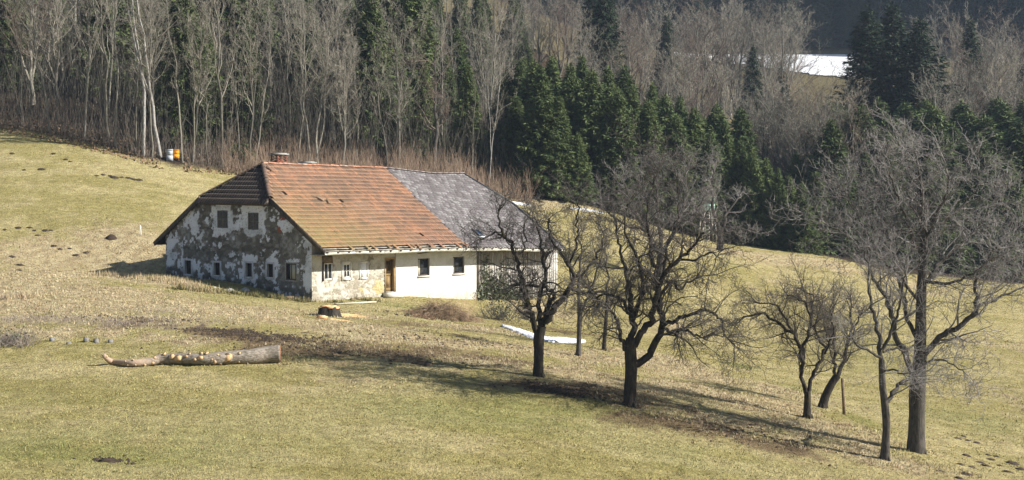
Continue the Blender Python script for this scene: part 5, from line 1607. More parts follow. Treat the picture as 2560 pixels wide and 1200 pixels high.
# ------------------------------------------------------------------ stems, leaves, mounds
def stems(name, spots, hts, r0, mat, seed, lean=.18, npts=4, kind='stuff', label=None, forks=2, parent=None):
    r = np.random.default_rng(seed)
    n = len(spots)
    P = [np.asarray(spots, float) - [0, 0, .08]]
    d = nrm(np.c_[r.normal(size=(n, 2)) * lean, np.ones(n)])
    for j in range(1, npts):
        d = nrm(d + np.c_[r.normal(size=(n, 2)) * .10, np.zeros(n)])
        P.append(P[-1] + d * (hts / (npts - 1))[:, None])
    P = np.stack(P, 1)
    R = r0[:, None] * np.linspace(1, .3, npts)[None]
    parts = [(P, R, 3)]
    if forks:
        P2, R2 = kids(r, P, R, forks, .25, .95, .6, .5, .7, 3, up=.25, wander=.12, rmin=.005)
        parts.append((P2, R2, 3))
        P3, R3 = kids(r, P2, R2, 2, .2, .95, .6, .6, .7, 3, up=.15, wander=.12, rmin=.004)
        parts.append((P3, R3, 3))
    V, Q = join(parts)
    o = add(name, V, [Q], mat, parent)
    if kind: o['kind'] = kind
    if label: o['label'] = label
    return o
def leaves(name, C, size, mat, parent, seed, flat=.0, out=None):
    r = np.random.default_rng(seed)
    n = len(C)
    D = nrm(r.normal(size=(n, 3)))
    if out is not None: D = nrm(D * .6 + np.asarray(out) * .5 + [0, 0, -.4])
    Sd = nrm(np.cross(D, r.normal(size=(n, 3))))
    if out is not None: Sd = nrm(np.cross(D, np.asarray(out) + r.normal(size=(n, 3)) * .5))
    L = size * (.6 + .8 * r.random(n))[:, None]
    V = np.stack([C, C + D * L * .5 + Sd * L * .38, C + D * L, C + D * L * .5 - Sd * L * .38], 1).reshape(-1, 3)
    return add(name, V, [np.arange(4 * n).reshape(-1, 4)], mat, parent)
def edge_spots(n, px0, px1, d0, d1, seed):
    r = np.random.default_rng(seed)
    px = r.uniform(px0, px1, n)
    gp = np.linspace(px0, px1, 40); ge = np.array([edge_y(p) for p in gp])
    y = np.interp(px, gp, ge) + d0 + (d1 - d0) * r.random(n) ** 1.3
    x = (px - 1280) / F * y
    k_ = ~((px > 404) & (px < 462) & (y < np.interp(px, gp, ge) + 2.2))
    x, y, px = x[k_], y[k_], px[k_]
    return np.c_[x, y, height(x, y)], px, r
M['brush'] = speckled('brown_brush', (.15, .108, .078), (.36, .265, .19), 2)
M['brush_dark'] = speckled('dark_brush', (.09, .072, .055), (.20, .165, .13), 2)
M['undergrowth'] = speckled('grey_undergrowth', (.055, .05, .04), (.17, .155, .128), 1)
S_, px_, r_ = edge_spots(3400, 560, 1330, -1.5, 7, 501)
stems('thicket', S_, (.6 + 2.6 * r_.random(len(S_)) ** 1.5) * (.3 + 1.2 * fbm(px_ * .03, S_[:, 1] * .3, 3)), .010 + .012 * r_.random(len(S_)), M['brush'], 502, label='brown leafless thicket along the wood edge behind the house')
S_, px_, r_ = edge_spots(1900, -60, 570, -.3, 6, 503)
stems('thicket', S_, .4 + 2.8 * r_.random(len(S_)) ** 2.5, .010 + .012 * r_.random(len(S_)), M['brush_dark'], 504, label='dark leafless brush under the birches at the top of the meadow')
S_, px_, r_ = edge_spots(5200, -80, 1340, 4, 55, 505)
stems('undergrowth', S_, 2 + 6 * r_.random(len(S_)), .014 + .02 * r_.random(len(S_)), M['undergrowth'], 506, label='grey saplings and undergrowth inside the bare wood', lean=.12)
# litter and rough tufts along the wood edge
M['litter'] = speckled('dead_leaves', (.12, .075, .045), (.30, .20, .12), 3)
S_, px_, r_ = edge_spots(6000, -60, 1330, -1.6, 5, 507)
o = leaves('leaf_litter', S_ + [0, 0, .05], .22, M['litter'], None, 508); tag(o, 'dead leaves along the wood edge', kind='stuff')

# ------------------------------------------------------------------ grass
def grass_patch(name, XY, h, w, cvar, seed, label, tint=None, blades=3, lean=.5):
    r = np.random.default_rng(seed)
    n = len(XY)
    z = height(XY[:, 0], XY[:, 1])
    c, _ = zone_color(XY[:, 0], XY[:, 1])
    if tint is not None: c = c * .4 + np.asarray(tint) * .6
    c = c * (1 + cvar * (r.random((n, 1)) - .5)) * (1 + .18 * (r.random((n, 3)) - .5))
    V, Cc = [], []
    for b in range(blades):
        a = r.random(n) * 6.283
        o = np.c_[np.cos(a), np.sin(a)] * (h * .35 * r.random(n))[:, None]
        base = np.c_[XY + o, z - .01]
        side = np.c_[-np.sin(a), np.cos(a), np.zeros(n)] * (w * (.6 + .8 * r.random(n)))[:, None]
        tip = base + np.c_[np.cos(a) * lean * h * r.random(n) , np.sin(a) * lean * h * r.random(n), h * (.5 + .8 * r.random(n))]
        V.append(np.stack([base - side, base + side, tip], 1)); Cc.append(np.repeat(c[:, None], 3, 1))
    V = np.concatenate(V).reshape(-1, 3); Cc = np.concatenate(Cc).reshape(-1, 3)
    o = add(name, V, [np.arange(len(V)).reshape(-1, 3)], M['grass'], None, col=Cc)
    return tag(o, label, kind='stuff')
k = NT('grass_blades', .9, .05); k.color(k.attr()); M['grass'] = k.m
def field_xy(n, y0, y1, seed, pw=2.2, lim=None):
    r = np.random.default_rng(seed)
    u = r.random(n)
    y = (y0 ** (1 - pw) + u * (y1 ** (1 - pw) - y0 ** (1 - pw))) ** (1 / (1 - pw))
    px = r.uniform(-60, 2620, n)
    x = (px - 1280) / F * y
    # keep off the house and out of the wood
    q = np.c_[x, y] - A[:2]
    u_, v_ = q @ f3[:2], q @ g3[:2]
    ok = ~((u_ > -.05) & (u_ < LEN) & (v_ > -.05) & (v_ < WID)) & (edge_dist(x, y) < .5)
    return np.c_[x, y][ok], r
XY, r_ = field_xy(95000, 33, 128, 601, 1.9)
dn = fbm(XY[:, 0] * 1.6, XY[:, 1] * 1.1, 611, 3)
XY = XY[dn > .36]
grass_patch('grass', XY, .03 + .035 * np.random.default_rng(1).random(len(XY)), np.full(len(XY), .017) * (XY[:, 1] / 50), .35, 602, 'short winter grass of the meadow')
XY, r_ = field_xy(75000, 36, 126, 603, 1.9)
sw_ = blobs(XY[:, 0], XY[:, 1], STRAW) * .9 + (fbm(XY[:, 0] * 1.1, XY[:, 1] * .8, 31) - .5)
XY = XY[sw_ > .42]
grass_patch('dry_grass', XY, .06 + .07 * np.random.default_rng(2).random(len(XY)), np.full(len(XY), .015) * (XY[:, 1] / 50), .4, 604, 'tufts of bleached dry grass on the banks', tint=(.45, .38, .24), lean=1.4)
# tall dry grass on the rim in front of the gable, and small scruffy patches
def around(L, n, seed):
    r = np.random.default_rng(seed); out = []
    for px, py, rx, ry, k_ in L:
        c = ground(px, py); m = int(n * k_)
        out.append(c[:2] + r.normal(size=(m, 2)) * [rx, ry])
    return np.concatenate(out)
XY = around([(290, 692, .9, .25, .8), (340, 694, .9, .25, 1), (390, 700, .8, .25, 1), (430, 706, .7, .25, .9), (470, 716, .6, .25, .6), (500, 728, .5, .2, .4), (40, 745, .7, .4, .5)], 420, 605)
grass_patch('tall_dry_grass', XY, .10 + .26 * np.random.default_rng(3) .random(len(XY)), np.full(len(XY), .014), .5, 606, 'tall bleached grass on the rim in front of the gable', tint=(.46, .37, .23), lean=.6, blades=4)
XY = around([(y_, 722 + (y_ - 440) * .1, .35, .12, 1) for y_ in (450, 500, 545, 590, 640, 675, 700, 740, 765)] + [(915, 752, .6, .15, 1), (840, 757, .4, .12, .6)], 70, 607)
grass_patch('weeds', XY, .06 + .3 * np.random.default_rng(4).random(len(XY)), np.full(len(XY), .02), .5, 608, 'dark weeds along the foot of the house wall', tint=(.07, .065, .035), lean=.5)

# heather-like scrub on the bank left
XY = around([(150, 800, 2.2, .7, 1), (300, 815, 2.2, .6, .9), (450, 800, 1.6, .5, .5), (40, 800, 1.2, .6, .5), (400, 780, 1.5, .5, .4)], 700, 609)
sp_ = np.c_[XY, height(XY[:, 0], XY[:, 1])]
M['scrub'] = speckled('grey_scrub', (.17, .14, .12), (.36, .31, .27), 4)
stems('scrub', sp_, .12 + .25 * np.random.default_rng(5).random(len(sp_)), np.full(len(sp_), .006), M['scrub'], 610, lean=.8, npts=3, forks=1, label='low grey scrub on the bank above the felled trunk')

# ------------------------------------------------------------------ ivy and shrub at the barn, brush pile
M['ivy'] = speckled('ivy_leaf', (.03, .042, .018), (.085, .095, .035), 6, rough=.5, spec=.35)
def wall_pt(px, py, off=.08): return on_plane(px, py, A + nF * off, nF)
iv = empty('ivy', wall_pt(1230, 748), 'dark ivy climbing the left part of the barn boards', 'ivy')
r_ = np.random.default_rng(701)
C, sps = [], []
for px, py, sx, sy, n in [(1213, 660, 5, 18, 70), (1216, 700, 8, 22, 160), (1232, 720, 16, 22, 420), (1255, 700, 12, 22, 180), (1270, 735, 18, 16, 420), (1205, 740, 10, 12, 220), (1300, 745, 16, 14, 260)]:
    for _ in range(n): C.append(wall_pt(px + r_.normal() * sx, min(py + r_.normal() * sy, 775), .04 + abs(r_.normal()) * .12))
leaves('leaves', np.array(C), .14, M['ivy'], iv, 702, out=nF)
st_ = MB()
for px in (1211, 1218, 1232, 1250, 1266, 1290):
    P = [wall_pt(px + r_.uniform(-6, 6), y_, .05) for y_ in (772, 740, 712, 685, 655)]
    st_.tube(P, [.03, .024, .018, .012, .006], 5, cap=False)
st_.build('stems', M['bark_dark'], iv)['kind'] = 'stuff'
def bush(name, base, w, h, n, mat, twig, label, leafn, lsize, seed, cat='bush'):
    r = np.random.default_rng(seed)
    B = ground(*base)
    e = empty(name, B, label, cat)
    m_ = max(8, n)
    s_ = np.c_[B[:2] + r.normal(size=(m_, 2)) * w * .22, np.zeros(m_)]
    s_[:, 2] = height(s_[:, 0], s_[:, 1])
    stems('stem', s_, h * (.5 + .6 * r.random(m_)), np.full(m_, .014), twig, seed + 1, lean=.4 * w / h + .1, forks=4, kind=None, parent=e)
    if leafn:
        q = r.normal(size=(leafn, 3)); q = nrm(q) * (r.random((leafn, 1)) ** .4)
        C = B + q * [w * .5, w * .5, h * .5] + [0, 0, h * .5]
        k_ = fbm(C[:, 0] * 2.5 + C[:, 2], C[:, 2] * 2.5 + C[:, 1], seed, 2) > .42
        leaves('leaves', C[k_], lsize, mat, e, seed + 2)
    return e
bush('bush', (1255, 800), 2.2, 1.3, 90, M['ivy'], M['twig_dark'], 'tangled dark bush with few green leaves below the barn ivy', 500, .09, 710)
bush('bush', (1320, 800), 1.8, 1.1, 60, M['ivy'], M['twig_dark'], 'low dark bush below the barn boards, beside the gnarled fruit tree', 200, .08, 715)
M['bush_green'] = speckled('bush_leaf', (.035, .055, .025), (.09, .11, .04), 5)
bush('bush', (602, 412), 2.6, 1.9, 60, M['bush_green'], M['brush_dark'], 'small dark green bush at the meadow edge, left of the roof ridge', 1500, .22, 720)
bush('bush', (575, 410), 1.3, 1.2, 20, speckled('beech_leaf_pale', (.30, .18, .09), (.48, .32, .18), 4), M['brush'], 'small bush with pale brown dead leaves beside the dark green bush', 160, .18, 725)
M['beech'] = speckled('dead_beech_leaf', (.20, .095, .055), (.42, .22, .14), 4)
bush('young_beech', (1378, 476), 1.9, 2.4, 14, M['beech'], M['brush'], 'young beech holding copper brown leaves, left one of two at the spruces', 650, .20, 730, 'beech')
bush('young_beech', (1436, 480), 1.6, 1.5, 12, M['beech'], M['brush'], 'low young beech with copper brown leaves, right one of two at the spruces', 480, .20, 735, 'beech')
bush('sapling_group', (1330, 482), 2.4, 4.2, 26, None, M['twig_grey'], 'pale twiggy saplings behind the right end of the grey roof', 0, .1, 740, 'saplings')
bush('shrub', (28, 862), 1.9, .8, 150, M['bush_green'], M['scrub'], 'dark grey scruffy shrub at the left edge above the lawn', 200, .07, 745, 'shrub')
bush('shrub', (25, 745), 1.5, .35, 120, None, M['scrub'], 'low greyish dry shrub at the left edge level with the house', 0, .07, 750, 'shrub')
bush('shrub', (1560, 470), 5.0, 3.0, 90, M['beech'], M['brush'], 'reddish brown shrub thicket behind the round fruit tree crown', 500, .16, 755, 'shrub')
# brush pile on the bank before the white wall
bp = empty('brush_pile', ground(1110, 800), 'brown mound of dry brush and long grass in front of the white wall', 'brush pile')
r_ = np.random.default_rng(760)
c0 = ground(1105, 792)
n = 1500
q = r_.normal(size=(n, 2)) * [.85, .5]
hz = .75 * np.exp(-(q[:, 0] / 1.2) ** 2 - (q[:, 1] / .8) ** 2)
base = np.c_[c0[:2] + q, np.zeros(n)]
base[:, 2] = height(base[:, 0], base[:, 1]) + hz * r_.random(n) * .8
a = r_.random(n) * 6.28
d = nrm(np.c_[q * .9 + r_.normal(size=(n, 2)) * .5, .9 * np.ones(n)])
P = [base]
for j in range(4):
    d = nrm(d + np.c_[r_.normal(size=(n, 2)) * .15, np.full(n, -.45)])
    P.append(P[-1] + d * (.16 + .16 * r_.random(n))[:, None])
V, Q = tubes(np.stack(P, 1), np.full((n, 5), .011) * np.linspace(1, .4, 5), 3)
add('twigs', V, [Q], speckled('dry_brush', (.15, .10, .06), (.38, .28, .18), 3), bp)
stems('tall_stems', np.array([ground(x, y) for x, y in zip(r_.uniform(1130, 1185, 60), r_.uniform(775, 805, 60))]), .7 + .9 * r_.random(60), np.full(60, .008), speckled('straw_stem', (.38, .27, .15), (.55, .42, .27), 3), 761, lean=.25, kind='stuff', parent=bp)
bush('brush_heap', (1060, 795), 1.8, .35, 160, None, speckled('red_brown_brush', (.13, .075, .05), (.26, .16, .11), 3), 'low reddish brown brush heap left of the brown mound', 0, .1, 765, 'brush heap')

# ------------------------------------------------------------------ felled trunk
LG = [(259, 886, 5), (267, 897, 7), (282, 904, 8), (330, 907, 9.5), (378, 905, 11.5), (400, 898, 14), (450, 895, 15.5), (520, 896, 17), (575, 894, 18.5), (625, 890, 20), (665, 885, 23), (700, 882, 25)]
ctr, rad = [], []
for i, (px, py, rp) in enumerate(LG):
    if i < 2:
        P = at(px, py, ctr0 if i else ground(300, 918)[1]); ctr0 = P[1]
        ctr.append(P); rad.append(rp * P[1] / F)
    else:
        G = ground(px, py + rp); r1 = rp * G[1] / F
        ctr.append(G + np.array([0, 0, r1 * .92])); rad.append(r1)
log = empty('felled_trunk', ground(480, 918), 'felled tree trunk with many fresh sawn branch stubs lying on the lawn', 'log')
P, R = resample(ctr, [q * .9 for q in rad], 70)
n = 20
V, Q = tubes(P[None], R[None], n)
Vr = V.reshape(70, n, 3)
an = np.arange(n)
bk = fbm(an[None] * 1.3 + np.zeros((70, 1)), np.arange(70)[:, None] * .35 + an[None] * 0, 811, 3) - .5
Vr += (Vr - P[:, None]) * (bk * .16 * sstep(5, 40, np.arange(70))[:, None])[..., None]
k = NT('log_bark', .95, .1)
f = k.noise(16, 5, .7, stretch=(.35, 1, 1))
bc_ = (k.ramp(f, [(.3, (.07, .058, .045)), (.5, (.21, .18, .145)), (.75, (.38, .345, .29))]))
k.color(k.mix(k.attr(), bc_, (.42, .30, .215))); k.bump(f, .03)
add('bark', Vr.reshape(-1, 3), [Q, np.array([[69 * n + i for i in range(n)]]), np.array([[n - 1 - i for i in range(n)]])], k.m, log, smooth=False, col=np.repeat((.75 * sstep(.42, .12, np.arange(70) / 69 + .3 * (fbm(np.arange(70) * .25, np.zeros(70), 5) - .5)))[:, None] * np.ones(3), n, 0))
BARK_LOG = k.m
k = NT('fresh_cut_wood', .85, .1)
k.color(k.mix(k.ramp(k.noise(22, 4, .7), [(.35, (0, 0, 0)), (.65, (1, 1, 1))]), (.46, .28, .13), (.66, .47, .27))); M['cut'] = k.m
M['cut_red'] = speckled('red_brown_cut', (.16, .07, .04), (.34, .17, .10), 7)
e = P[-1]; dv = nrm(P[-1] - P[-3])
MB().tube([e + dv * .005, e + dv * .03], [R[-1] * .97, R[-1] * .9], 20).build('felling_cut', M['cut_red'], log)
STUB = [(261, 888, 8), (280, 910, 6), (303, 910, 7), (329, 900, 7), (356, 911, 12), (369, 915, 6), (380, 906, 14), (386, 894, 12), (426, 890, 17), (448, 894, 21), (466, 890, 10), (487, 897, 10), (499, 893, 16), (514, 883, 14), (528, 897, 8), (534, 904, 13), (548, 908, 8), (572, 893, 30), (597, 882, 10), (598, 903, 6), (407, 885, 12), (404, 908, 8), (543, 886, 9), (340, 912, 6), (312, 903, 6), (318, 912, 6), (500, 883, 10), (470, 884, 8)]
for px, py, rp in STUB:
    pj = np.array([proj(p) for p in P])
    i = int(np.argmin(np.abs(pj[:, 0] - (px + 4))))
    rp_m = R[i] / P[i][1] * F
    vy = np.clip((pj[i, 1] - py) / rp_m, -.9, .92)
    nn = nrm(np.array([0, -math.sqrt(1 - vy * vy), vy]))
    ax = nrm(nn + np.array([-.12, -.15, .28]))
    rr = rp * .37 * P[i][1] / F
    p0 = P[i] + nn * R[i] * .55
    p1 = P[i] + nn * (R[i] * .98) + ax * (.02 + rr * .22)
    s_ = MB().tube([p0, p1], [rr * 1.2, rr], 10, cap=False).build('branch_stub', BARK_LOG, log, smooth=False)
    dd = nrm(p1 - p0)
    tx = nrm(np.cross(np.array([0, 1.0, .3]), ax)); ty = np.cross(ax, tx)
    q_ = np.arange(14) * 2 * math.pi / 14
    ro = rr * (1 + .22 * (rng.random(14) - .5) + .10 * np.sin(q_ * 2 + px))
    ring = p1 + np.outer(np.cos(q_) * ro * 1.15, tx) + np.outer(np.sin(q_) * ro * .95, ty)
    MB().raw(np.concatenate([ring - ax * .015, ring + ax * .004 + np.outer(np.cos(q_) * .012, ax)]), [np.stack([np.arange(14), (np.arange(14) + 1) % 14, 14 + (np.arange(14) + 1) % 14, 14 + np.arange(14)], -1), np.array([[14 + j for j in range(14)]])]).build('cut_face', M['cut'], s_)

# ------------------------------------------------------------------ stump with sawdust, slab, plank
sb = ground(822, 790)
stp = empty('tree_stump', sb, 'wide dark tree stump with fresh orange sawn top near the house corner', 'tree stump')
r_ = np.random.default_rng(820)
n = 22
rp = .56
an = np.arange(n) * 2 * math.pi / n
prof = [(0, 1.25, -.15), (.0, 1.10, .08), (.0, 1.0, .26), (.0, .98, .42)]
V = []
for _, s_, z in prof:
    V.append(np.c_[sb[0] + np.cos(an) * rp * s_ * .92 * (1 + .14 * np.sin(an * 5) + .05 * r_.normal(size=n)), sb[1] + np.sin(an) * rp * s_ * .92 * (1 + .14 * np.sin(an * 5)), sb[2] + z + .05 * r_.normal(size=n) * (z > .3)])
add('stump_bark', np.concatenate(V), [np.concatenate([np.stack([k_ * n + np.arange(n), k_ * n + (np.arange(n) + 1) % n, (k_ + 1) * n + (np.arange(n) + 1) % n, (k_ + 1) * n + np.arange(n)], -1) for k_ in range(3)])], M['bark_dark'], stp)
M['cut_orange'] = speckled('orange_cut_wood', (.55, .26, .12), (.80, .46, .26), 6)
top = MB()
for k_ in range(5):
    a_ = k_ * 1.3; ox, oy = math.cos(a_) * .26, math.sin(a_) * .26
    z = sb[2] + .44 + .04 * (k_ % 3)
    top.raw(np.concatenate([np.c_[sb[0] + ox + np.cos(an) * .27 * (1 + .1 * np.sin(an * 3 + k_)), sb[1] + oy + np.sin(an) * .24, np.full(n, z - .06)], np.c_[sb[0] + ox + np.cos(an) * .27 * (1 + .1 * np.sin(an * 3 + k_)), sb[1] + oy + np.sin(an) * .24, np.full(n, z) + .03 * np.sin(an + k_)]]), [np.stack([np.arange(n), (np.arange(n) + 1) % n, n + (np.arange(n) + 1) % n, n + np.arange(n)], -1), np.array([[n + i for i in range(n)]])])
top.build('cut_top', M['cut_orange'], stp)
M['sawdust'] = speckled('sawdust', (.55, .34, .14), (.72, .50, .26), 5, bump=.03)
def mound(name, c, rx, ry, h, mat, label=None, cat=None, group=None, seed=0, rough=.3, n=14, kind=None):
    r = np.random.default_rng(seed)
    an = np.linspace(0, 2 * math.pi, n, endpoint=False)
    V = []
    for q, hh in ((1.0, -.04), (.85, .35), (.55, .8), (.22, 1.0)):
        x = c[0] + np.cos(an) * rx * q * (1 + rough * (r.random(n) - .5)); y = c[1] + np.sin(an) * ry * q * (1 + rough * (r.random(n) - .5))
        V.append(np.c_[x, y, height(x, y) + h * hh * (1 + rough * (r.random(n) - .5))])
    Fq = [np.concatenate([np.stack([k_ * n + np.arange(n), k_ * n + (np.arange(n) + 1) % n, (k_ + 1) * n + (np.arange(n) + 1) % n, (k_ + 1) * n + np.arange(n)], -1) for k_ in range(3)]), np.array([[3 * n + i for i in range(n)]])]
    o = add(name, np.concatenate(V), Fq, mat)
    return tag(o, label, cat, group, kind)
g_ = ground(868, 790); mound('sawdust', g_, 1.0, .8, .035, M['sawdust'], 'orange sawdust spread right of the stump', kind='stuff', seed=3, rough=.9, n=26)
g_ = ground(838, 800); mound('sawdust', g_, .7, .35, .03, M['sawdust'], 'orange sawdust in front of the stump', kind='stuff', seed=4, rough=.9, n=22)
g_ = ground(803, 797)
tag(MB().box(g_ + [-.25, -.1, .0], [.5, .05, .02], [.03, .26, 0], [0, 0, .09]).tube([g_ + [-.2, 0, .1], g_ + [.2, 0, .1]], [.07, .06], 8).build('wood_slab', M['cut_orange']), 'sawn orange wood slab lying in front of the stump', 'wood slab')
ga, gb = ground(838, 763), ground(938, 757)
tag(MB().bar(ga + [0, 0, .06], gb + [0, 0, .06], .22, .06).build('plank', speckled('pale_plank', (.42, .38, .28), (.62, .57, .45), 6)), 'long pale plank lying on the grass in front of the rubble wall', 'plank')
for i, (px, py, w_) in enumerate([(880, 753, 'nearest the plank'), (905, 751, 'halfway to the door'), (930, 749, 'nearest the door')]):
    g_ = ground(px, py)
    o = obj('fallen_tile', tile_me, None); o.matrix_world = Matrix.Translation(Vector(g_ + np.array([0, 0, .05]))) @ Matrix.Rotation(i * 1.1 + .3, 4, 'Z') @ Matrix.Rotation(.1, 4, 'X')
    tag(o, f'broken orange roof tile fallen at the wall foot, {w_}', 'roof tile', 'fallen tiles at the wall foot')
M['stone'] = speckled('field_stone', (.20, .19, .175), (.42, .40, .37), 8, bump=.02)
for i, (px, py, s_, lab) in enumerate([(577, 728, .26, 'grey stone lying in the gable shadow, left of the third window from the corner'), (536, 720, .14, 'small pale stone in the gable shadow under the second small window'), (615, 726, .30, 'flat dark stone against the gable foot below the barred window')]):
    mound('stone', ground(px, py), s_, s_ * .7, s_ * .5, M['stone'], lab, 'stone', seed=30 + i, n=9)
ga, gb = ground(716, 748), ground(741, 749)
tag(MB().bar(ga + [0, 0, .08], gb + [0, 0, .08], .2, .17).build('beam_offcut', M['wood_mid']), 'short squared beam offcut on the ground at the gable foot near the corner', 'beam')
for i, (px, py) in enumerate([(130, 853), (172, 861), (215, 855), (240, 857), (276, 858)]):
    g_ = ground(px, py)
    z = random.uniform(.08, .16)
    tag(MB().tube([g_ - [0, 0, .1], g_ + [0, 0, z]], [.12, .10], 8).build('cut_stub', speckled('weathered_stub', (.10, .095, .09), (.24, .23, .22), 9)), f'{ORD[i]} small grey stump from the left on the bank above the felled trunk', 'stump', 'row of small stumps above the felled trunk')

# ------------------------------------------------------------------ molehills and clods
M['earth'] = speckled('dug_earth', (.026, .019, .014), (.07, .05, .035), 9, bump=.03)
def hills(L, name_, where, grp, seed, size=.2, cat='molehill'):
    L = sorted(L)
    for i, q in enumerate(L):
        s_ = size * .8 * (q[2] if len(q) > 2 else 1)
        mound('molehill', ground(q[0], q[1]), s_ * 1.25, s_, s_ * .36, M['earth'], f'{ORD[i]} molehill from the left {where}', cat, grp, seed + i, .8, 12)
hills([(2395, 1098, 1.1), (2420, 1102, .9), (2441, 1107, 1.1), (2409, 1092, .8), (2416, 1141, 1.1), (2471, 1138, .8), (2479, 1150, 1.1), (2492, 1143, .9), (2400, 1163, 1), (2430, 1169, 1), (2452, 1158, 1), (2466, 1166, 1.2), (2500, 1166, .9), (2530, 1160, 1.6), (2551, 1174, 1.2), (2521, 1181, 1.2), (2416, 1187, 1.2), (2350, 1178, .8), (2398, 1196, 1)], 'molehill', 'in the cluster at the lower right corner', 'molehills at the lower right', 840, .17)
hills([(243, 440, .8), (258, 438, .9), (276, 441, 1), (287, 444, 1.4), (304, 445, .9), (322, 446, 1.2), (335, 450, 1.1), (348, 451, 1.2)], 'molehill', 'in the meadow row below the beehive boxes', 'molehill row on the upper meadow', 870, .24)
hills([(30, 385, 1), (60, 426, .9), (104, 425, 1.5), (133, 385, 1.1), (165, 400, 1), (175, 404, .9)], 'molehill', 'on the upper left meadow', 'molehills on the upper left meadow', 890, .22)
hills([(12, 576, .8), (46, 570, 1.2), (74, 571, 1), (86, 577, .8), (112, 578, 1.3), (127, 577, .9), (95, 590, .9)], 'molehill', 'on the lower left meadow by pale grass', 'molehills on the lower left meadow', 910, .2)
hills([(215, 632, 1), (190, 640, 1.2), (135, 618, 1.2), (150, 624, 1), (175, 622, .9), (30, 642, 1.2), (52, 664, 1.3), (48, 676, 1)], 'molehill', 'on the pale grass left of the house shadow', 'molehills on the pale grass', 930, .2)
mound('earth_mound', ground(278, 598), .38, .3, .26, M['earth'], 'single brown earth mound on the meadow left of the gable', 'earth mound', seed=951)
mound('earth_mound', ground(278, 1155), .38, .2, .045, M['earth'], 'patch of dug dark earth on the lawn at the lower left', 'earth mound', seed=952, rough=.7, n=18)
mound('earth_mound', ground(1060, 912), .4, .25, .12, M['earth'], 'small earth mound on the lawn right of the felled trunk', 'earth mound', seed=953, rough=.6)
XY = around([(620, 838, 1.6, .5, 1), (570, 828, 1.2, .35, .7), (720, 852, 1.4, .4, .7), (1395, 970, .9, .35, .8), (1430, 985, .8, .3, .5), (340, 800, 2, .7, .4), (1050, 790, 1.2, .5, .5), (850, 880, 3, .8, .5), (1850, 1080, 2, .9, .4), (1100, 850, 3, .8, .5), (278, 1152, .35, .16, .18)], 420, 960)
r_ = np.random.default_rng(961)
cz = height(XY[:, 0], XY[:, 1])
s_ = .03 + .06 * r_.random(len(XY)) ** 2
oct_ = np.array([[1, 0, 0], [0, 1, 0], [-1, 0, 0], [0, -1, 0], [0, 0, .8]], float)
V = np.c_[XY, cz][:, None] + oct_[None] * s_[:, None, None] * (1 + .5 * (r_.random((len(XY), 5, 3)) - .5))
Q = (np.array([[0, 1, 4], [1, 2, 4], [2, 3, 4], [3, 0, 4]])[None] + np.arange(len(XY))[:, None, None] * 5).reshape(-1, 3)
tag(add('soil_clods', V.reshape(-1, 3), [Q], M['earth']), 'loose clods of dark earth on the trampled ground', kind='stuff')

# ------------------------------------------------------------------ beehives, stake, post, hide
def hive(px0, px1, py0, py1, col, label, name, legs):
    y_ = ground((px0 + px1) / 2, 404)[1]
    a, b = at(px0, py1, y_), at(px1, py1, y_)
    w = b[0] - a[0]; h = at(px0, py0, y_)[2] - a[2]
    g0 = gz((a[0] + b[0]) / 2, y_)
    e = empty(name, (a[0] + w / 2, y_, g0), label, 'beehive', 'two beehive boxes at the wood edge')
    m = speckled(name + '_paint', tuple(c * .85 for c in col), col, 5, rough=.6)
    zb = max(g0, a[2]) if not legs else a[2]
    X = np.array([w, .06, 0]); Yv = np.array([-.06, w * 1.0, 0])
    O = np.array([a[0], y_, zb])
    MB().box(O, X, Yv, UZ * h * .46).build('lower_box', m, e)
    MB().box(O + UZ * h * .47 + X * .01 + Yv * .01, X * .98, Yv * .98, UZ * h * .45).build('upper_box', m, e)
    MB().box(O - X * .04 - Yv * .04 + UZ * h * .92, X * 1.08, Yv * 1.08, UZ * h * .08).build('lid', m, e)
    MB().box(O + X * .3 - Yv * .015 + UZ * h * .74, X * .3, Yv * .014, UZ * .035).build('handle_slot', M['metal_dark'], e)
    MB().box(O + X * .2 - Yv * .02 + UZ * h * .04, X * .6, Yv * .018, UZ * .03).build('entrance', M['wood_dark'], e)
    if legs:
        for i in (.03, .85):
            for j in (.03, .85):
                MB().box(np.array([0, 0, 1]) * 0 + O + X * i + Yv * j - UZ * (zb - g0 + .1), X * .12, Yv * .12, UZ * (zb - g0 + .1)).build('leg', M['frame_brown'], e)
hive(416, 430.5, 373, 402, (.40, .43, .47), 'pale grey beehive box, left one beside the orange box', 'beehive', False)
hive(432.5, 447, 374, 396, (.85, .33, .02), 'bright orange beehive box on legs at the wood edge', 'beehive', True)
b_ = ground(353, 588); t_ = at(351, 563, b_[1])
tag(MB().tube([b_ - UZ * .2, t_], [.03, .03], 6).build('stake', speckled('white_stake', (.70, .68, .6), (.85, .84, .78), 3)), 'thin white stake standing in the meadow left of the house', 'stake')
b_ = ground(2111, 1037); t_ = at(2106, 946, b_[1])
tag(MB().bar(b_ - UZ * .2, t_, .11, .10, up=(0, 1, 0)).build('wooden_post', M['wood_mid']), 'leaning squared wooden post between the leaning fruit tree and the pale trunk', 'post')
b_ = ground(1774, 606)
y_ = b_[1]
hd = empty('hunting_hide', b_, 'mint green raised hunting hide on pale wooden legs at the spruces', 'hunting hide')
m_green = speckled('mint_boards', (.17, .27, .22), (.30, .42, .35), 4)
O = at(1760, 531, y_); w = (at(1788, 531, y_) - O)[0]; h = at(1760, 492, y_)[2] - O[2]
X, Yv = np.array([w, .12, 0]), np.array([-.15, 1.1, 0])
for i in range(5): MB().box(O + X * (i / 5) + X * .004, X * (1 / 5 - .01), Yv * .03, UZ * h * .55).build('board', m_green, hd)
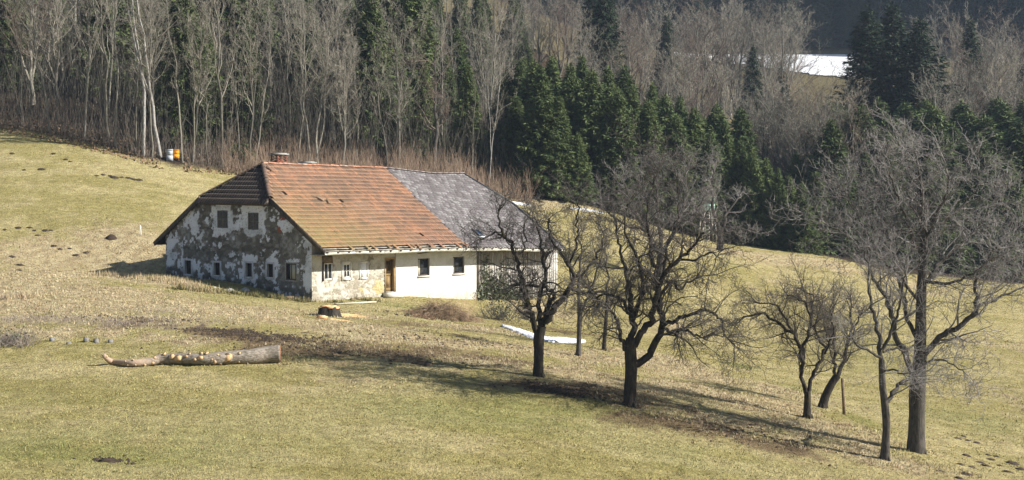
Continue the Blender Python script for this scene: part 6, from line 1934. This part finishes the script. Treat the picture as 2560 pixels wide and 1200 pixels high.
MB().box(O + Yv * .035 + X * .01, X * .02, Yv * .96, UZ * h).box(O + Yv * .035 + X * .97, X * .02, Yv * .96, UZ * h).box(O + Yv * .97 + X * .035, X * .93, Yv * .02, UZ * h).box(O + UZ * h * .78 + X * .035, X * .93, Yv * .03, UZ * h * .22).build('cabin', m_green, hd)
MB().box(O - X * .1 - Yv * .1 + UZ * h, X * 1.2, Yv * 1.2 + UZ * -.12, UZ * .06).build('roof', speckled('pale_hide_roof', (.25, .3, .28), (.42, .48, .45), 4), hd)
MB().box(O - UZ * .06, X, Yv, UZ * .055).build('deck', M['wood_mid'], hd)
m_leg = speckled('pale_pole', (.38, .34, .28), (.58, .54, .47), 5)
for i in (0, 1):
    for j in (0, 1):
        p1 = O + X * (.05 + .9 * i) + Yv * (.05 + .9 * j) - UZ * .05
        p0 = p1 + np.array([(i - .5) * .5, (j - .5) * .4, 0]); p0[2] = gz(p0[0], p0[1]) - .2
        MB().tube([p0, p1], [.07, .055], 7).build('leg', m_leg, hd)
l0 = b_ + np.array([-.6, -1.0, -.1]); l1 = O + X * .1 - Yv * .02
ld = MB()
for k_ in (0, .4): ld.tube([l0 + [k_, 0, 0], l1 + [k_, 0, 0]], [.035, .03], 6)
for t in np.linspace(.1, .92, 8): ld.tube([l0 + (l1 - l0) * t, l0 + (l1 - l0) * t + [.4, 0, 0]], [.02, .02], 5)
ld.build('ladder', m_leg, hd)

# ------------------------------------------------------------------ air
HAZE = True
if HAZE:
    hm = bpy.data.materials.new('haze_air'); hm.use_nodes = True
    nt = hm.node_tree; nt.nodes.clear()
    ou = nt.nodes.new('ShaderNodeOutputMaterial'); pv = nt.nodes.new('ShaderNodeVolumePrincipled')
    pv.inputs['Color'].default_value = (.60, .76, 1.0, 1)
    pv.inputs['Density'].default_value = .0002
    pv.inputs['Anisotropy'].default_value = .1
    nt.links.new(pv.outputs[0], ou.inputs['Volume'])
    zmin, zmax = float(GZ.min()) - 1, float(GZ.max()) + 45
    xm = float(np.abs(GX).max()) + 20
    tag(MB().box([-xm, -30, zmin], [2 * xm, 0, 0], [0, 540, 0], [0, 0, zmax - zmin]).build('haze', hm), 'pale blue winter haze over the valley', kind='stuff')

# ------------------------------------------------------------------ labels of the crowds, counted from the left
ONES = 'first second third fourth fifth sixth seventh eighth ninth tenth eleventh twelfth thirteenth fourteenth fifteenth sixteenth seventeenth eighteenth nineteenth'.split()
TENS = {2: ('twentieth', 'twenty'), 3: ('thirtieth', 'thirty'), 4: ('fortieth', 'forty'), 5: ('fiftieth', 'fifty'), 6: ('sixtieth', 'sixty'), 7: ('seventieth', 'seventy'), 8: ('eightieth', 'eighty'), 9: ('ninetieth', 'ninety')}
def nth(i):
    i += 1
    if i < 20: return ONES[i - 1]
    return TENS[i // 10][0] if i % 10 == 0 else TENS[i // 10][1] + '-' + ONES[i % 10 - 1]
CROWDS = {'spruces scattered in the bare wood behind the house': 'spruce from the left among those scattered in the bare wood above the meadow',
          'bare trees in the valley left of the snow field': 'pale bare tree from the left between the plantation and the snow field',
          'back rows of the spruce plantation': 'spruce from the left in the back rows of the plantation',
          'spruces in the hollow beyond the right field': 'spruce from the left in the hollow beyond the right field',
          'wide bare trees deep in the wood': 'wide crowned bare tree from the left deep in the wood behind the house',
          'bare trees at the right above the hollow': 'grey bare tree from the left above the hollow at the upper right',
          'slender bare trees deep in the wood': 'slender bare tree from the left deep in the wood behind the house',
          'grey bare trees deep in the wood': 'tall grey bare tree from the left deep in the wood behind the house',
          'bare trees on the shaded far hillside': 'bare tree from the left on the shaded hillside beyond the snow'}
for grp, desc in CROWDS.items():
    mem = sorted([o for o in COL.objects if o.get('group') == grp and o.parent is None], key=lambda o: proj(o.location)[0])
    if len(mem) < 100:
        for i, o in enumerate(mem): o['label'] = f'{nth(i)} {desc}'
for p in PROTO_NAME.values():               # a prototype nobody used would stand at the camera
    if p.name not in USED:
        for c in KIDS[p.name]: bpy.data.objects.remove(c)
        bpy.data.objects.remove(p)
